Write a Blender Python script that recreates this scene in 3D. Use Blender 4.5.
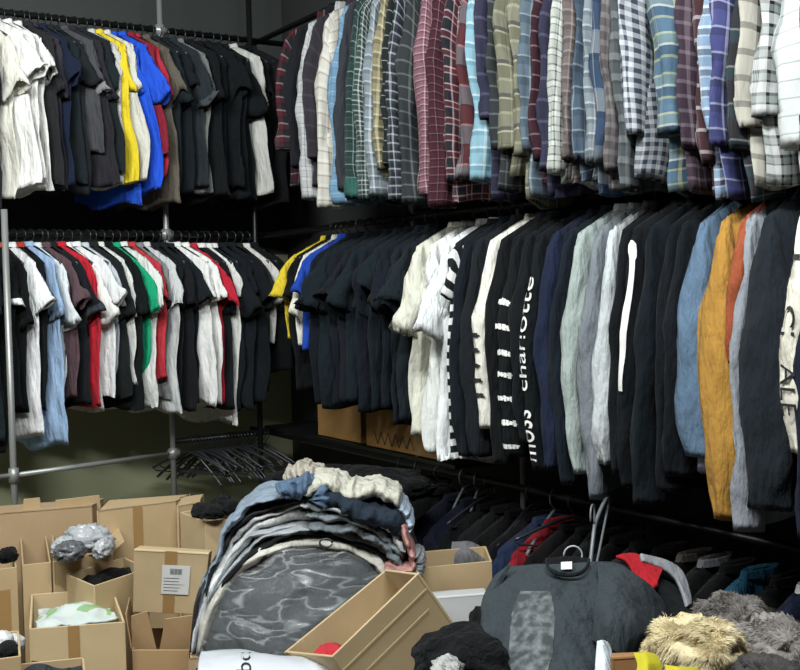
import bpy, math, random
from mathutils import Vector, Matrix, noise
rnd = random.Random(11)
SC = bpy.context.scene
COL = SC.collection
for o in list(bpy.data.objects): bpy.data.objects.remove(o)

# ---------------------------------------------------------------- camera
CAM = Vector((0, 0, 1.5)); F = 1100.0
AZ, PITCH, ROLL = math.radians(32.8), math.radians(2.4), math.radians(1.25)
FWD = Vector((math.sin(AZ)*math.cos(PITCH), math.cos(AZ)*math.cos(PITCH), -math.sin(PITCH)))
R0 = Vector((math.cos(AZ), -math.sin(AZ), 0)); U0 = R0.cross(FWD)
UP = U0*math.cos(ROLL) + R0*math.sin(ROLL)
RT = FWD.cross(UP)
cd = bpy.data.cameras.new('camera'); cam = bpy.data.objects.new('camera', cd); COL.objects.link(cam)
cd.sensor_width = 36; cd.lens = F/800*36; cd.clip_start = .05
m = Matrix((RT, UP, -FWD)).transposed().to_4x4(); m.translation = CAM
cam.matrix_world = m
SC.camera = cam
SC.view_settings.view_transform = 'Standard'; SC.view_settings.look = 'None'
SC.view_settings.gamma = 1; SC.view_settings.use_curve_mapping = False
SC.view_settings.exposure = 0.35

# ---------------------------------------------------------------- light
w = bpy.data.worlds.new('world'); SC.world = w; w.use_nodes = True
w.node_tree.nodes['Background'].inputs[0].default_value = (.75, .85, 1, 1)
w.node_tree.nodes['Background'].inputs[1].default_value = .035
def area(name, loc, target, sx, sy, power, col=(1, 1, 1)):
    l = bpy.data.lights.new(name, 'AREA'); l.shape = 'RECTANGLE'; l.size = sx; l.size_y = sy; l.energy = power; l.color = col
    o = bpy.data.objects.new(name, l); COL.objects.link(o); o.location = loc
    o.rotation_euler = (Vector(target)-Vector(loc)).to_track_quat('-Z', 'Y').to_euler()
area('ceiling_tube_or_fill_light', (.35, 3.1, 3.22), (1.6, 4.2, .8), 1.3, .3, 62, (.95, 1, 1))
area('ceiling_tube_or_fill_light', (.75, 1.0, 3.2), (1.9, 2.9, .6), 1.3, .3, 92, (.95, .99, 1))
area('ceiling_tube_or_fill_light', (-1.0, 1.9, 3.2), (1.2, 4.4, .3), 1.3, .3, 60, (1, .99, .95))  # added fill lamp, brightens the lower left wall and the cartons

# ---------------------------------------------------------------- measuring helpers: a point of the photo put at a real depth or on a wall plane
def ray(px, py): return FWD + RT*((px-400)/F) + UP*((335-py)/F)
def P(px, py, d): return CAM + ray(px, py)*d
def on_y(px, py, Y):
    r = ray(px, py); return CAM + r*(Y/r.y)
def on_z(px, py, Z):
    r = ray(px, py); return CAM + r*((Z-CAM.z)/r.z)
def on_x(px, py, X):
    r = ray(px, py); return CAM + r*(X/r.x)

# ---------------------------------------------------------------- materials
def lin(h):
    if not isinstance(h, str): return tuple(h)[:3]+(1,)
    v = [int(h[i:i+2], 16)/255 for i in (0, 2, 4)]
    return tuple((c/12.92 if c <= .04045 else ((c+.055)/1.055)**2.4) for c in v)+(1,)
_m = {}
def newmat(name):
    mt = bpy.data.materials.new(name); mt.use_nodes = True
    nt = mt.node_tree; b = nt.nodes['Principled BSDF']
    return mt, nt, b
def nd(nt, typ, **kw):
    n = nt.nodes.new(typ)
    for k, v in kw.items(): setattr(n, k, v)
    return n
def bump(nt, b, scale, strength, dist=.01, stretch=(1, 1, 1), detail=3):
    tc = nd(nt, 'ShaderNodeTexCoord'); mp = nd(nt, 'ShaderNodeMapping'); mp.inputs['Scale'].default_value = stretch
    n = nd(nt, 'ShaderNodeTexNoise'); n.inputs['Scale'].default_value = scale; n.inputs['Detail'].default_value = detail
    bp = nd(nt, 'ShaderNodeBump'); bp.inputs['Strength'].default_value = strength; bp.inputs['Distance'].default_value = dist
    nt.links.new(tc.outputs['Object'], mp.inputs[0]); nt.links.new(mp.outputs[0], n.inputs['Vector'])
    nt.links.new(n.outputs[0], bp.inputs['Height']); nt.links.new(bp.outputs[0], b.inputs['Normal'])
    return n
def plain(name, col, rough=.6, metal=0, bscale=0, bstr=0, vary=.0):
    k = (name, col, rough, metal)
    if k in _m: return _m[k]
    mt, nt, b = newmat(name)
    b.inputs['Base Color'].default_value = lin(col); b.inputs['Roughness'].default_value = rough; b.inputs['Metallic'].default_value = metal
    if bscale:
        n = bump(nt, b, bscale, bstr)
        if vary:
            mx = nd(nt, 'ShaderNodeMix', data_type='RGBA', blend_type='MULTIPLY'); mx.inputs[0].default_value = vary
            mx.inputs[6].default_value = lin(col); nt.links.new(n.outputs[0], mx.inputs[7]); nt.links.new(mx.outputs[2], b.inputs['Base Color'])
    _m[k] = mt; return mt
def cloth(col, wr=.5, rough=.92):
    k = ('cloth', col, wr)
    if k in _m: return _m[k]
    mt, nt, b = newmat('cloth_'+str(col))
    cl = lin(col); lum = sum(cl[:3])/3; kd = .55 if lum < .02 else min(1, .55+(lum-.02)*9)   # black and navy cotton is really dark
    b.inputs['Base Color'].default_value = (cl[0]*kd, cl[1]*kd, cl[2]*kd, 1); b.inputs['Roughness'].default_value = rough
    b.inputs['Specular IOR Level'].default_value = .2
    b.inputs['Sheen Weight'].default_value = .02; b.inputs['Sheen Roughness'].default_value = .5
    bump(nt, b, 8, wr*1.7, .07, (1.6, 1.6, .5), 5)
    _m[k] = mt; return mt
def ramp(nt, bands, period, src):
    tot = sum(x for x, c in bands)
    mu = nd(nt, 'ShaderNodeMath', operation='MULTIPLY'); mu.inputs[1].default_value = 1/period
    fr = nd(nt, 'ShaderNodeMath', operation='FRACT')
    nt.links.new(src, mu.inputs[0]); nt.links.new(mu.outputs[0], fr.inputs[0])
    cr = nd(nt, 'ShaderNodeValToRGB'); r = cr.color_ramp; r.interpolation = 'CONSTANT'
    x = 0
    for i, (wd, c) in enumerate(bands):
        e = r.elements[0] if i == 0 else (r.elements[1] if i == 1 else r.elements.new(x/tot))
        e.position = x/tot; e.color = lin(c); x += wd
    nt.links.new(fr.outputs[0], cr.inputs[0]); return cr.outputs[0]
def plaid(name, period, ub, vb=None, mix=.5):
    k = ('plaid', name)
    if k in _m: return _m[k]
    mt, nt, b = newmat('plaid_'+name)
    uv = nd(nt, 'ShaderNodeUVMap'); uv.uv_map = 'uv'; sp = nd(nt, 'ShaderNodeSeparateXYZ'); nt.links.new(uv.outputs[0], sp.inputs[0])
    a = ramp(nt, ub, period, sp.outputs[0]); c = ramp(nt, vb or ub, period, sp.outputs[1])
    mx = nd(nt, 'ShaderNodeMix', data_type='RGBA'); mx.inputs[0].default_value = mix
    nt.links.new(a, mx.inputs[6]); nt.links.new(c, mx.inputs[7]); nt.links.new(mx.outputs[2], b.inputs['Base Color'])
    b.inputs['Roughness'].default_value = .9; b.inputs['Specular IOR Level'].default_value = .25
    bump(nt, b, 11, .5, .03, (1.6, 1.6, .45), 4)
    _m[k] = mt; return mt
def cardboard(col='b08e62', name='cardboard'):
    k = (name, col)
    if k in _m: return _m[k]
    mt, nt, b = newmat(name+col)
    tc = nd(nt, 'ShaderNodeTexCoord'); n = nd(nt, 'ShaderNodeTexNoise'); n.inputs['Scale'].default_value = 5; n.inputs['Detail'].default_value = 6
    nt.links.new(tc.outputs['Object'], n.inputs['Vector'])
    cr = nd(nt, 'ShaderNodeValToRGB'); c = lin(col)
    cr.color_ramp.elements[0].position = .3; cr.color_ramp.elements[0].color = (c[0]*.86, c[1]*.85, c[2]*.83, 1)
    cr.color_ramp.elements[1].position = .7; cr.color_ramp.elements[1].color = c
    nt.links.new(n.outputs[0], cr.inputs[0]); nt.links.new(cr.outputs[0], b.inputs['Base Color'])
    b.inputs['Roughness'].default_value = .8
    wv = nd(nt, 'ShaderNodeTexWave'); wv.inputs['Scale'].default_value = 40; nt.links.new(tc.outputs['Object'], wv.inputs[0])
    bp = nd(nt, 'ShaderNodeBump'); bp.inputs['Strength'].default_value = .06; bp.inputs['Distance'].default_value = .002
    nt.links.new(wv.outputs[1], bp.inputs['Height']); nt.links.new(bp.outputs[0], b.inputs['Normal'])
    _m[k] = mt; return mt
STEEL = plain('brushed_steel', '9a9c99', .4, .45)
BLACKSTEEL = plain('black_painted_steel', '17191a', .4, .3)
HANGER = plain('black_hanger_plastic', '25272a', .3)
GREYHANGER = plain('grey_hanger_plastic', '70757a', .35)

# ---------------------------------------------------------------- objects
def link(name, me, mat=None, parent=None):
    o = bpy.data.objects.new(name, me); COL.objects.link(o)
    if parent: o.parent = parent
    if mat:
        if me.materials: me.materials[0] = mat
        else: me.materials.append(mat)
    return o
def mesh(name, vs, fs, mat=None, parent=None, smooth=True, uvs=None):
    me = bpy.data.meshes.new(name); me.from_pydata([tuple(v) for v in vs], [], fs); me.validate()
    if smooth: me.polygons.foreach_set('use_smooth', [True]*len(me.polygons))
    if uvs:
        l = me.uv_layers.new(name='uv')
        for lp in me.loops: l.data[lp.index].uv = uvs[lp.vertex_index]
    return link(name, me, mat, parent)
def tag(o, label=None, cat=None, group=None, kind=None):
    if label: o['label'] = label
    if cat: o['category'] = cat
    if group: o['group'] = group
    if kind: o['kind'] = kind
    return o
def empty(name, loc=(0, 0, 0), rz=0, rx=0, ry=0):
    o = bpy.data.objects.new(name, None); COL.objects.link(o); o.location = loc; o.rotation_euler = (rx, ry, rz); o.empty_display_size = .05
    return o
class G:
    def __init__(s): s.v = []; s.f = []; s.uv = []
    def box(s, c, d, M=None):
        b = len(s.v)
        for x in (-1, 1):
            for y in (-1, 1):
                for z in (-1, 1):
                    p = Vector((c[0]+x*d[0]/2, c[1]+y*d[1]/2, c[2]+z*d[2]/2)); s.v.append(M @ p if M else p)
        for q in ((0, 1, 3, 2), (4, 6, 7, 5), (0, 4, 5, 1), (2, 3, 7, 6), (0, 2, 6, 4), (1, 5, 7, 3)): s.f.append([b+i for i in q])
        return s
    def slab(s, quad, t, inward):
        """a board: four corner points given thickness t along the vector inward"""
        b = len(s.v); n = Vector(inward).normalized()*t
        s.v += [Vector(p) for p in quad]+[Vector(p)+n for p in quad]
        s.f += [[b, b+1, b+2, b+3], [b+7, b+6, b+5, b+4]]+[[b+i, b+4+i, b+4+(i+1) % 4, b+(i+1) % 4] for i in range(4)]
        return s
    def tube(s, pts, r, n=8, sq=1.0, close=False):
        pts = [Vector(p) for p in pts]; b = len(s.v); N = len(pts)
        for i, p in enumerate(pts):
            t = (pts[min(i+1, N-1)]-pts[max(i-1, 0)]).normalized()
            a = t.cross(Vector((0, 1, 0)));
            if a.length < .2: a = t.cross(Vector((1, 0, 0)))
            a.normalize(); c = t.cross(a)
            rr = r[i] if isinstance(r, (list, tuple)) else r
            for k in range(n):
                th = 2*math.pi*k/n; s.v.append(p + a*(math.cos(th)*rr) + c*(math.sin(th)*rr*sq))
        for i in range(N-1):
            for k in range(n): s.f.append([b+i*n+k, b+i*n+(k+1) % n, b+(i+1)*n+(k+1) % n, b+(i+1)*n+k])
        s.f.append([b+k for k in range(n)][::-1]); s.f.append([b+(N-1)*n+k for k in range(n)])
        return s
    def loft(s, rings, cap=True, uvs=None):
        b = len(s.v); n = len(rings[0])
        for j, r in enumerate(rings):
            s.v += r
            s.uv += uvs[j] if uvs else [(0, 0)]*n
        for j in range(len(rings)-1):
            for k in range(n): s.f.append([b+j*n+k, b+j*n+(k+1) % n, b+(j+1)*n+(k+1) % n, b+(j+1)*n+k])
        if cap: s.f.append([b+k for k in range(n)][::-1]); s.f.append([b+(len(rings)-1)*n+k for k in range(n)])
        return s
    def done(s, name, mat, parent=None, smooth=True):
        return mesh(name, s.v, s.f, mat, parent, smooth, s.uv if len(s.uv) == len(s.v) and s.uv else None)
def bevel(o, w=.003, seg=2):
    b = o.modifiers.new('bevel', 'BEVEL'); b.width = w; b.segments = seg; b.limit_method = 'ANGLE'; return o

# ---------------------------------------------------------------- the room
WX, WY = 2.74, 5.36
g = G().box(((WX-1.5)/2, WY/2-1.3, -.05), (WX+1.7, WY+2.8, .1)); tag(g.done('floor', plain('concrete_floor', '6a675f', .7, 0, 8, .2), smooth=False), kind='structure')
g = G().box(((WX-1.5)/2, WY/2-1.3, 3.3), (WX+1.7, WY+2.8, .1)); tag(g.done('ceiling', plain('ceiling_paint', '8b8d88', .9), smooth=False), kind='structure')
g = G().box(((WX-1.5)/2, WY+.05, 1.6), (WX+1.7, .1, 3.3))
WALLM, nt, b = newmat('two_tone_wall')
tc = nd(nt, 'ShaderNodeTexCoord'); sp = nd(nt, 'ShaderNodeSeparateXYZ'); nt.links.new(tc.outputs['Object'], sp.inputs[0])
gt = nd(nt, 'ShaderNodeMath', operation='GREATER_THAN'); gt.inputs[1].default_value = 1.7; nt.links.new(sp.outputs[2], gt.inputs[0])
mx = nd(nt, 'ShaderNodeMix', data_type='RGBA'); mx.inputs[6].default_value = lin('a2a684'); mx.inputs[7].default_value = lin('363a38')
nt.links.new(gt.outputs[0], mx.inputs[0]); nt.links.new(mx.outputs[2], b.inputs['Base Color']); b.inputs['Roughness'].default_value = .75
bump(nt, b, 3, .25, .02)
tag(g.done('wall_back', WALLM, smooth=False), kind='structure')
DARKW = plain('dark_wall_paint', '2b2e2e', .85, 0, 3, .2)
tag(G().box((WX+.05, WY/2-1.3, 1.6), (.1, WY+2.8, 3.3)).done('wall_right', DARKW, smooth=False), kind='structure')
LW = plain('grey_wall_paint', '6b6c66', .85)
tag(G().box((-1.65, WY/2-1.3, 1.6), (.1, WY+2.8, 3.3)).done('wall_left', LW, smooth=False), kind='structure')
tag(G().box(((WX-1.5)/2, -2.75, 1.6), (WX+1.9, .1, 3.3)).done('wall_front', LW, smooth=False), kind='structure')

# ---------------------------------------------------------------- racks
RY, RX = 4.95, 2.40          # rail lines of the back wall and of the right wall
ZT, ZM, ZL = 2.73, 1.78, .80
rack = tag(empty('garment_rack', (1.2, RY, 0)), 'steel pipe rack along the back wall carrying rows of T-shirts', 'clothes rack')
def bar(name, a, b_, r, mat, par):
    a, b_ = Vector(a)-par.location, Vector(b_)-par.location
    return G().tube([a, b_], r, 12).done(name, mat, par)
pA = on_y(11, 400, RY-.28); pB = on_y(173, 450, RY)
bar('upright', (pA.x, pA.y, 0), (pA.x, pA.y, 1.86), .0135, STEEL, rack)
bar('upright', (pB.x, pB.y, 0), (pB.x, pB.y, 3.25), .0135, STEEL, rack)
bar('upright', (2.33, RY-.05, 0), (2.33, RY-.05, 3.25), .012, BLACKSTEEL, rack)
bar('upright', (-.45, RY, 0), (-.45, RY, 3.25), .0135, STEEL, rack)
bar('rail', (-.9, RY, ZT), (2.66, RY, ZT), .014, BLACKSTEEL, rack)
bar('rail', (-.9, RY, ZM), (2.66, RY, ZM), .014, BLACKSTEEL, rack)
bar('rail', (pB.x, RY, ZL), (2.66, RY, ZL), .012, BLACKSTEEL, rack)
bar('crossbar', (pA.x-.9, RY-.28, .765), (pA.x, RY-.28, .765), .011, STEEL, rack)
bar('crossbar', (pA.x, RY-.28, .765), (pB.x, RY, .745), .011, STEEL, rack)
for z in (ZT, ZM, .745, ):
    c = Vector((pB.x, pB.y, z))-rack.location
    G().tube([c-Vector((0, 0, .025)), c+Vector((0, 0, .025))], .021, 14).tube([c-Vector((.025, 0, 0)), c+Vector((.03, 0, 0))], .019, 14).done('clamp', STEEL, rack)
c = Vector((pA.x, pA.y, .765))-rack.location
G().tube([c-Vector((0, 0, .03)), c+Vector((0, 0, .03))], .021, 14).done('clamp', STEEL, rack)
rack2 = tag(empty('garment_rack', (RX, 2.5, 0)), 'black pipe rack along the right wall carrying plaid shirts and sweatshirts', 'clothes rack')
for z in (ZT, ZM, ZL): bar('rail', (RX, .7, z), (RX, RY+.2, z), .013, BLACKSTEEL, rack2)
for y in (on_x(519, 500, RX).y, on_x(415, 500, RX).y, .75, 5.1):
    bar('upright', (RX+.02, y, 0), (RX+.02, y, 3.25), .011, STEEL if .8 < y < 5 else BLACKSTEEL, rack2)
# ---------------------------------------------------------------- hangers
def hanger_geo(hw=.205, thick=.006, drop=.085, bottom=True):
    g = G()
    hook = [(0.026*math.sin(a)-.0, 0, .0+.026*math.cos(a)-.003) for a in [math.radians(x) for x in range(-100, 150, 22)]]
    hook = [(x, 0, z-.006) for x, y, z in hook] + [(.004, 0, -.04), (0, 0, -.055)]
    g.tube(hook, .0026, 6)
    arms = []
    for i in range(-12, 13):
        s = i/12; arms.append((s*hw, 0, -.055-drop*abs(s)**1.25))
    g.tube(arms, thick, 8, .9)
    if bottom:
        z = -.055-drop
        g.tube([(-hw, 0, z), (-hw*.9, 0, z-.014), (0, 0, z-.016), (hw*.9, 0, z-.014), (hw, 0, z)], thick*.6, 6)
    return g
_h = hanger_geo(); HM = mesh('clothes_hanger_src', _h.v, _h.f, HANGER); hanger_me = HM.data; bpy.data.objects.remove(HM)
_h = hanger_geo(.19, .007, .15, False); HM = mesh('clothes_hanger_src', _h.v, _h.f, plain('black_wire', '22252a', .3)); hanger_me2 = HM.data; bpy.data.objects.remove(HM)
def hanger(loc, rot, label, group, me=None, mat=None):
    o = bpy.data.objects.new('clothes_hanger', me or hanger_me); COL.objects.link(o); o.location = loc; o.rotation_euler = rot
    if mat: o.material_slots[0].link = 'OBJECT'; o.material_slots[0].material = mat
    return tag(o, label, 'clothes hanger', group)

# ---------------------------------------------------------------- garments (local X = out from the wall, Y = along the rail, Z up, origin on the rail)
def lerp(a, b, t): return a+(b-a)*t
def pl(tab, t):
    for (a, x), (b, y) in zip(tab, tab[1:]):
        if t <= b: return Vector(x).lerp(Vector(y), (t-a)/(b-a))
    return Vector(tab[-1][1])
a_c, a_s = math.cos, math.sin
def garment(kind, M, gap=.055, L=.72, sl=None, seed=0, cuffmat=None, hemmat=None, neckmat=None, w=1.0, ysw=0, flare=0, root=None, hood=False, sleevemat=None, along=0, rseed=0):
    R = random.Random(seed)
    long = kind != 'tshirt'
    hw = {'tshirt': .235, 'shirt': .235, 'sweatshirt': .25}[kind]*w
    T = gap*.46
    p1, p2, p3, p4 = [R.uniform(0, 6.28) for _ in range(4)]
    k1, k2 = R.uniform(2.5, 4), R.uniform(5, 8)
    A = gap*.12
    neck, zc = .07, -.055
    def ztop(ax):
        if ax < neck: return zc - .012*(1-(ax/neck)**2)
        return zc - (ax-neck)*.52
    def body_pt(s, v, side):
        # s in -1..1 across, v 0..1 down
        top = .215*w
        wd = lerp(top, hw, min(1, v/.3)**.7)*(1+.035*math.sin(v*6+p3)*v) + (.012*v if kind == 'tshirt' else 0)
        x = s*wd; z = lerp(ztop(abs(s)*top), -L + .012*math.sin(s*5+p1)+.01*abs(s), v)
        prof = max(0, 1-abs(s)**3.2)**.5
        t = lerp(.010, T, min(1, v*3)**.6)*(1 + .18*math.sin(s*9+p2+v*4))
        y = side*t*prof + A*v**.8*(.6*math.sin(k1*s+p1+v*1.5)+.4*math.sin(k2*s+p2-v*2)) + ysw*v
        if kind == 'sweatshirt' and v > .9: y = y*.9; x *= .97
        q = Vector((x*7+seed, z*3.2, side*.35+seed*.37)); nz = noise.noise(q); n2 = noise.noise(q*2.3); cq = Vector((x*6, z*2.6-v, along*2.6+rseed)); co = noise.noise(cq)*.035+noise.noise(cq*2.2)*.012
        e = min(1, v*2.5)
        y += (nz*.7+n2*.45)*gap*(.16 if kind == 'sweatshirt' else .24)*e + co*e; x += (noise.noise(q*1.3+Vector((9, 2, 5)))*.03*e)*(1 if s > 0 else -1); z += noise.noise(Vector((x*5, seed*1.7, 3)))*.018*v
        return Vector((x, y, z))
    n = 20
    ss = [-math.cos(math.pi*i/n) for i in range(n+1)]
    loop = [(s, 1) for s in ss]+[(s, -1) for s in ss[::-1][1:-1]]
    rows = [0, .04, .09, .15, .22, .3, .38, .46, .54, .62, .7, .78, .85, .9, .93, .965, 1.0]
    def ring(v, inset=0):
        out = []
        for s, sd in loop:
            p = body_pt(s, v, sd)
            if inset: p = Vector((p.x*(1-.02), lerp(p.y, ysw*v, .25), p.z+inset))
            out.append(p)
        return out
    def uvrow(v): return [(s*hw+.3*sd, v*L) for s, sd in loop]
    cut = .93 if (kind == 'sweatshirt') else 1.0
    vr = [v for v in rows if v <= cut]
    g = G(); rings = [ring(v) for v in vr]; uv = [uvrow(v) for v in vr]
    if cut == 1: rings += [ring(1, .004), ring(.97, 0.0)]; rings[-1] = [Vector((p.x*.975, lerp(p.y, ysw, .35), p.z)) for p in rings[-1]]; uv += [uvrow(1), uvrow(.97)]
    g.loft(rings, False, uv)
    b0 = len(loop); g.f.append([i for i in range(b0)][::-1])
    g.done('body', M, root)
    if kind == 'sweatshirt':
        vb = [.93, .955, 1.0]
        g = G(); r = [ring(v) for v in vb]; r += [ring(.97)]; r[-1] = [Vector((p.x*.97, lerp(p.y, ysw, .35), p.z)) for p in r[-1]]
        g.loft(r, False, [uvrow(v) for v in vb+[.97]]); g.done('waistband', hemmat or M, root)
    elif hemmat:
        vb = [.86, .93, 1.0]; g = G(); g.loft([[Vector((p.x*1.01, p.y*1.06, p.z)) for p in ring(v)] for v in vb], False, [uvrow(v) for v in vb]); g.done('hem', hemmat, root)
    # collar
    g = G(); cn = 20; hh = .045 if kind == 'shirt' else .022
    rg = []
    for rr, zz, ty in ((.078, -.062, .020), (.074, -.062+hh*.7, .017), (.070, -.062+hh, .015), (.066, -.062+hh*.6, .010)):
        rg.append([Vector((rr*math.cos(a), ty*1.25*math.sin(a), zz - .012*math.cos(2*a)*0)) for a in [2*math.pi*k/cn for k in range(cn)]])
    g.loft(rg, False, [[(k*.02, j*.02) for k in range(cn)] for j in range(4)])
    g.done('collar', neckmat or M, root)
    if hood:
        g = G(); rg = []
        for j in range(9):
            t = j/8; sc = math.sin(math.pi*min(1, t*.9+.1))**.5
            rg.append([Vector((.03+(.10*sc)*math.cos(a)+.02*t, (.028*sc)*math.sin(a)+.01*math.sin(3*a+p1), -.05-.17*t)) for a in [2*math.pi*k/14 for k in range(14)]])
        g.loft(rg).done('hood', M, root)
    # sleeves
    SL = sl or ((.20+R.uniform(-.05, .05)) if not long else .66)
    if not long: flare += R.uniform(-.03, .09)
    info = None
    for sd in (1, -1):
        q1, q2, q3 = [R.uniform(0, 6.28) for _ in range(3)]
        yo = R.uniform(-.15, .15)*gap + ysw*.6
        if not long:
            tab = [(0, (.195, -.118, 0)), (.2, (.228, -.155, 0)), (1, (.27+flare, -.13-SL, 0))]
            tb = [(0, (.175, -.29, 0)), (.2, (.178, -.30, 0)), (1, (.155+flare*.6, -.20-SL+.02, 0))]
        else:
            tab = [(0, (.195, -.118, 0)), (.10, (.232, -.165, 0)), (.4, (.275+flare*.4, -.13-SL*.4, 0)), (1, (.272+flare, -.13-SL, 0))]
            tb = [(0, (.175, -.27, 0)), (.10, (.172, -.29, 0)), (.4, (.165+flare*.3, -.14-SL*.45, 0)), (1, (.175+flare, -.13-SL-.005, 0))]
        N = 9 if not long else 18
        cn = 22
        bs = 1.0 if kind == 'sweatshirt' else .9
        def sring(t, scale=1.0, up=0):
            E, U = pl(tab, t), pl(tb, t); c = (E+U)/2; h = (E-U)/2*scale
            mn = lerp(.014, gap*(.52 if not long else .50), min(1, t*3.0))*bs*scale
            if long: mn *= 1+.12*math.sin(t*9+q1); h = h*(1+.06*math.sin(t*7+q2))
            if kind == 'sweatshirt' and t > .86: bl = 1-(t-.86)/.14*.18; mn *= bl; h *= bl
            out = []
            for k in range(cn):
                a = 2*math.pi*k/cn
                f = 1 + t*(.10*math.sin(3*a+q1+t*4)+.07*math.sin(5*a+q2-t*9))
                fz = (1+.05*math.sin(t*22+q3+2*a)) if long else 1
                x = c.x + h.x*math.cos(a)*f*fz; z = c.y + h.y*math.cos(a)
                y = mn*math.sin(a)*f*fz + yo*t + .1*gap*t*math.sin(t*5+q3)
                q = Vector((a_c(a)*1.1+seed, a_s(a)*1.1+sd*3, (z*6.5 if long else z*11)))
                e = min(1, t*4)*(1 if long else 1.3)
                nn = noise.noise(q)*.6+noise.noise(q*2.1)*.35
                nn *= .55 if kind == 'sweatshirt' else 1; x += a_c(a)*nn*.030*e; y += a_s(a)*nn*gap*.38*e
                cq = Vector((x*6, z*2.6-1, along*2.6+rseed)); y += (noise.noise(cq)*.035+noise.noise(cq*2.2)*.012)*min(1, t*2+.3)
                if not long: z += noise.noise(Vector((x*9, y*9, seed)))*.06*t
                out.append(Vector((x*w*sd, y, z+up)))
            return out
        def sgeo(ts, lip=True, scale=1.0):
            g = G(); rr = [sring(t, scale) for t in ts]; uv = [[(k*.24/cn, t*SL) for k in range(cn)] for t in ts]
            if lip:
                rr += [sring(ts[-1], scale*.93, .003), sring(max(0, ts[-1]-.06), scale*.82)]; uv += [uv[-1]]*2
            return g.loft(rr, False, uv)
        sm = sleevemat or M
        if long:
            ce = .90 if kind == 'shirt' else .91
            g = sgeo([ce*i/N for i in range(N+1)], False); so = g.done('sleeve', sm, root)
            gc = sgeo([ce, ce+.015, ce+.03, .97, 1.0], True, 1.0 if kind == 'sweatshirt' else 1.05); gc.done('cuff', cuffmat or sm, so)
        else:
            g = sgeo([i/N for i in range(N+1)]); so = g.done('sleeve', sm, root)
            if cuffmat: sgeo([.86, .93, 1.0], True, 1.04).done('cuff', cuffmat, so)
        if sd == 1:
            table = [sring(k/60) for k in range(61)]
            def surf(t, a, off=.006, table=table):
                a = a % (2*math.pi); k = a/(2*math.pi)*cn; i = int(k) % cn; fr = k-int(k)
                tt = max(0, min(59.999, t*60)); j = int(tt); gr = tt-j
                pa = table[j][i].lerp(table[j][(i+1) % cn], fr); pb = table[j+1][i].lerp(table[j+1][(i+1) % cn], fr); p = pa.lerp(pb, gr)
                c = sum(table[j], Vector())/cn
                d = p-c; d.z = 0; return p + d.normalized()*off
            info = (so, surf, SL)
    return info

def text_mesh(body):
    c = bpy.data.curves.new('lettering', 'FONT'); c.body = body; c.size = 1; c.resolution_u = 3
    o = bpy.data.objects.new('lettering', c); COL.objects.link(o)
    me = bpy.data.meshes.new_from_object(o); bpy.data.objects.remove(o)
    vs = [v.co.copy() for v in me.vertices]; fs = [list(p.vertices) for p in me.polygons]
    return vs, fs
def sleeve_text(info, body, t0, t1, a0, da, mat, label, flip=False):
    so, surf, SL = info
    vs, fs = text_mesh(body)
    x0, x1 = min(v.x for v in vs), max(v.x for v in vs); y0, y1 = min(v.y for v in vs), max(v.y for v in vs)
    out = []
    for v in vs:
        u = (v.x-x0)/(x1-x0); h = (v.y-y0)/(y1-y0)-.5
        out.append(surf(lerp(t0, t1, u), a0+da*h))
    o = mesh('printed_lettering', out, fs, mat, so, False); o['label'] = label
def sleeve_marks(info, rows, a0, da, mat, label, R):
    so, surf, SL = info
    for t in rows:
        vs, fs = [], []; tw = .028; base = len(vs)
        for i in range(7):
            a = a0 + da*(i-3)/6
            for (du, dt, wd, ln) in ((0, 0, .10, R.uniform(.6, 1)), (.05, R.uniform(-.4, .4), .16, .28)):
                b = len(vs)
                for (x, y) in ((-1, -1), (1, -1), (1, 1), (-1, 1)): vs.append(surf(t+tw*(dt+y*ln)/2, a+du+wd*x))
                fs.append([b, b+1, b+2, b+3])
        o = mesh('printed_mark', vs, fs, mat, so, False); o['label'] = label
def sleeve_strip(info, t0, t1, a0, w0, w1, mat, label):
    so, surf, SL = info; vs, fs = [], []; n = 24
    for i in range(n+1):
        t = lerp(t0, t1, i/n); w_ = lerp(w0, w1, i/n)*(1.5 if i in (1, 2) else 1)
        for k in range(4): vs.append(surf(t, a0+w_*(k/3-.5)))
    for i in range(n):
        for k in range(3): fs.append([i*4+k, i*4+k+1, i*4+k+5, i*4+k+4])
    o = mesh('printed_stripe', vs, fs, mat, so, False); o['label'] = label
ORD = ['', 'first', 'second', 'third', 'fourth', 'fifth', 'sixth', 'seventh', 'eighth', 'ninth', 'tenth', 'eleventh', 'twelfth']
REG = {}
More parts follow.
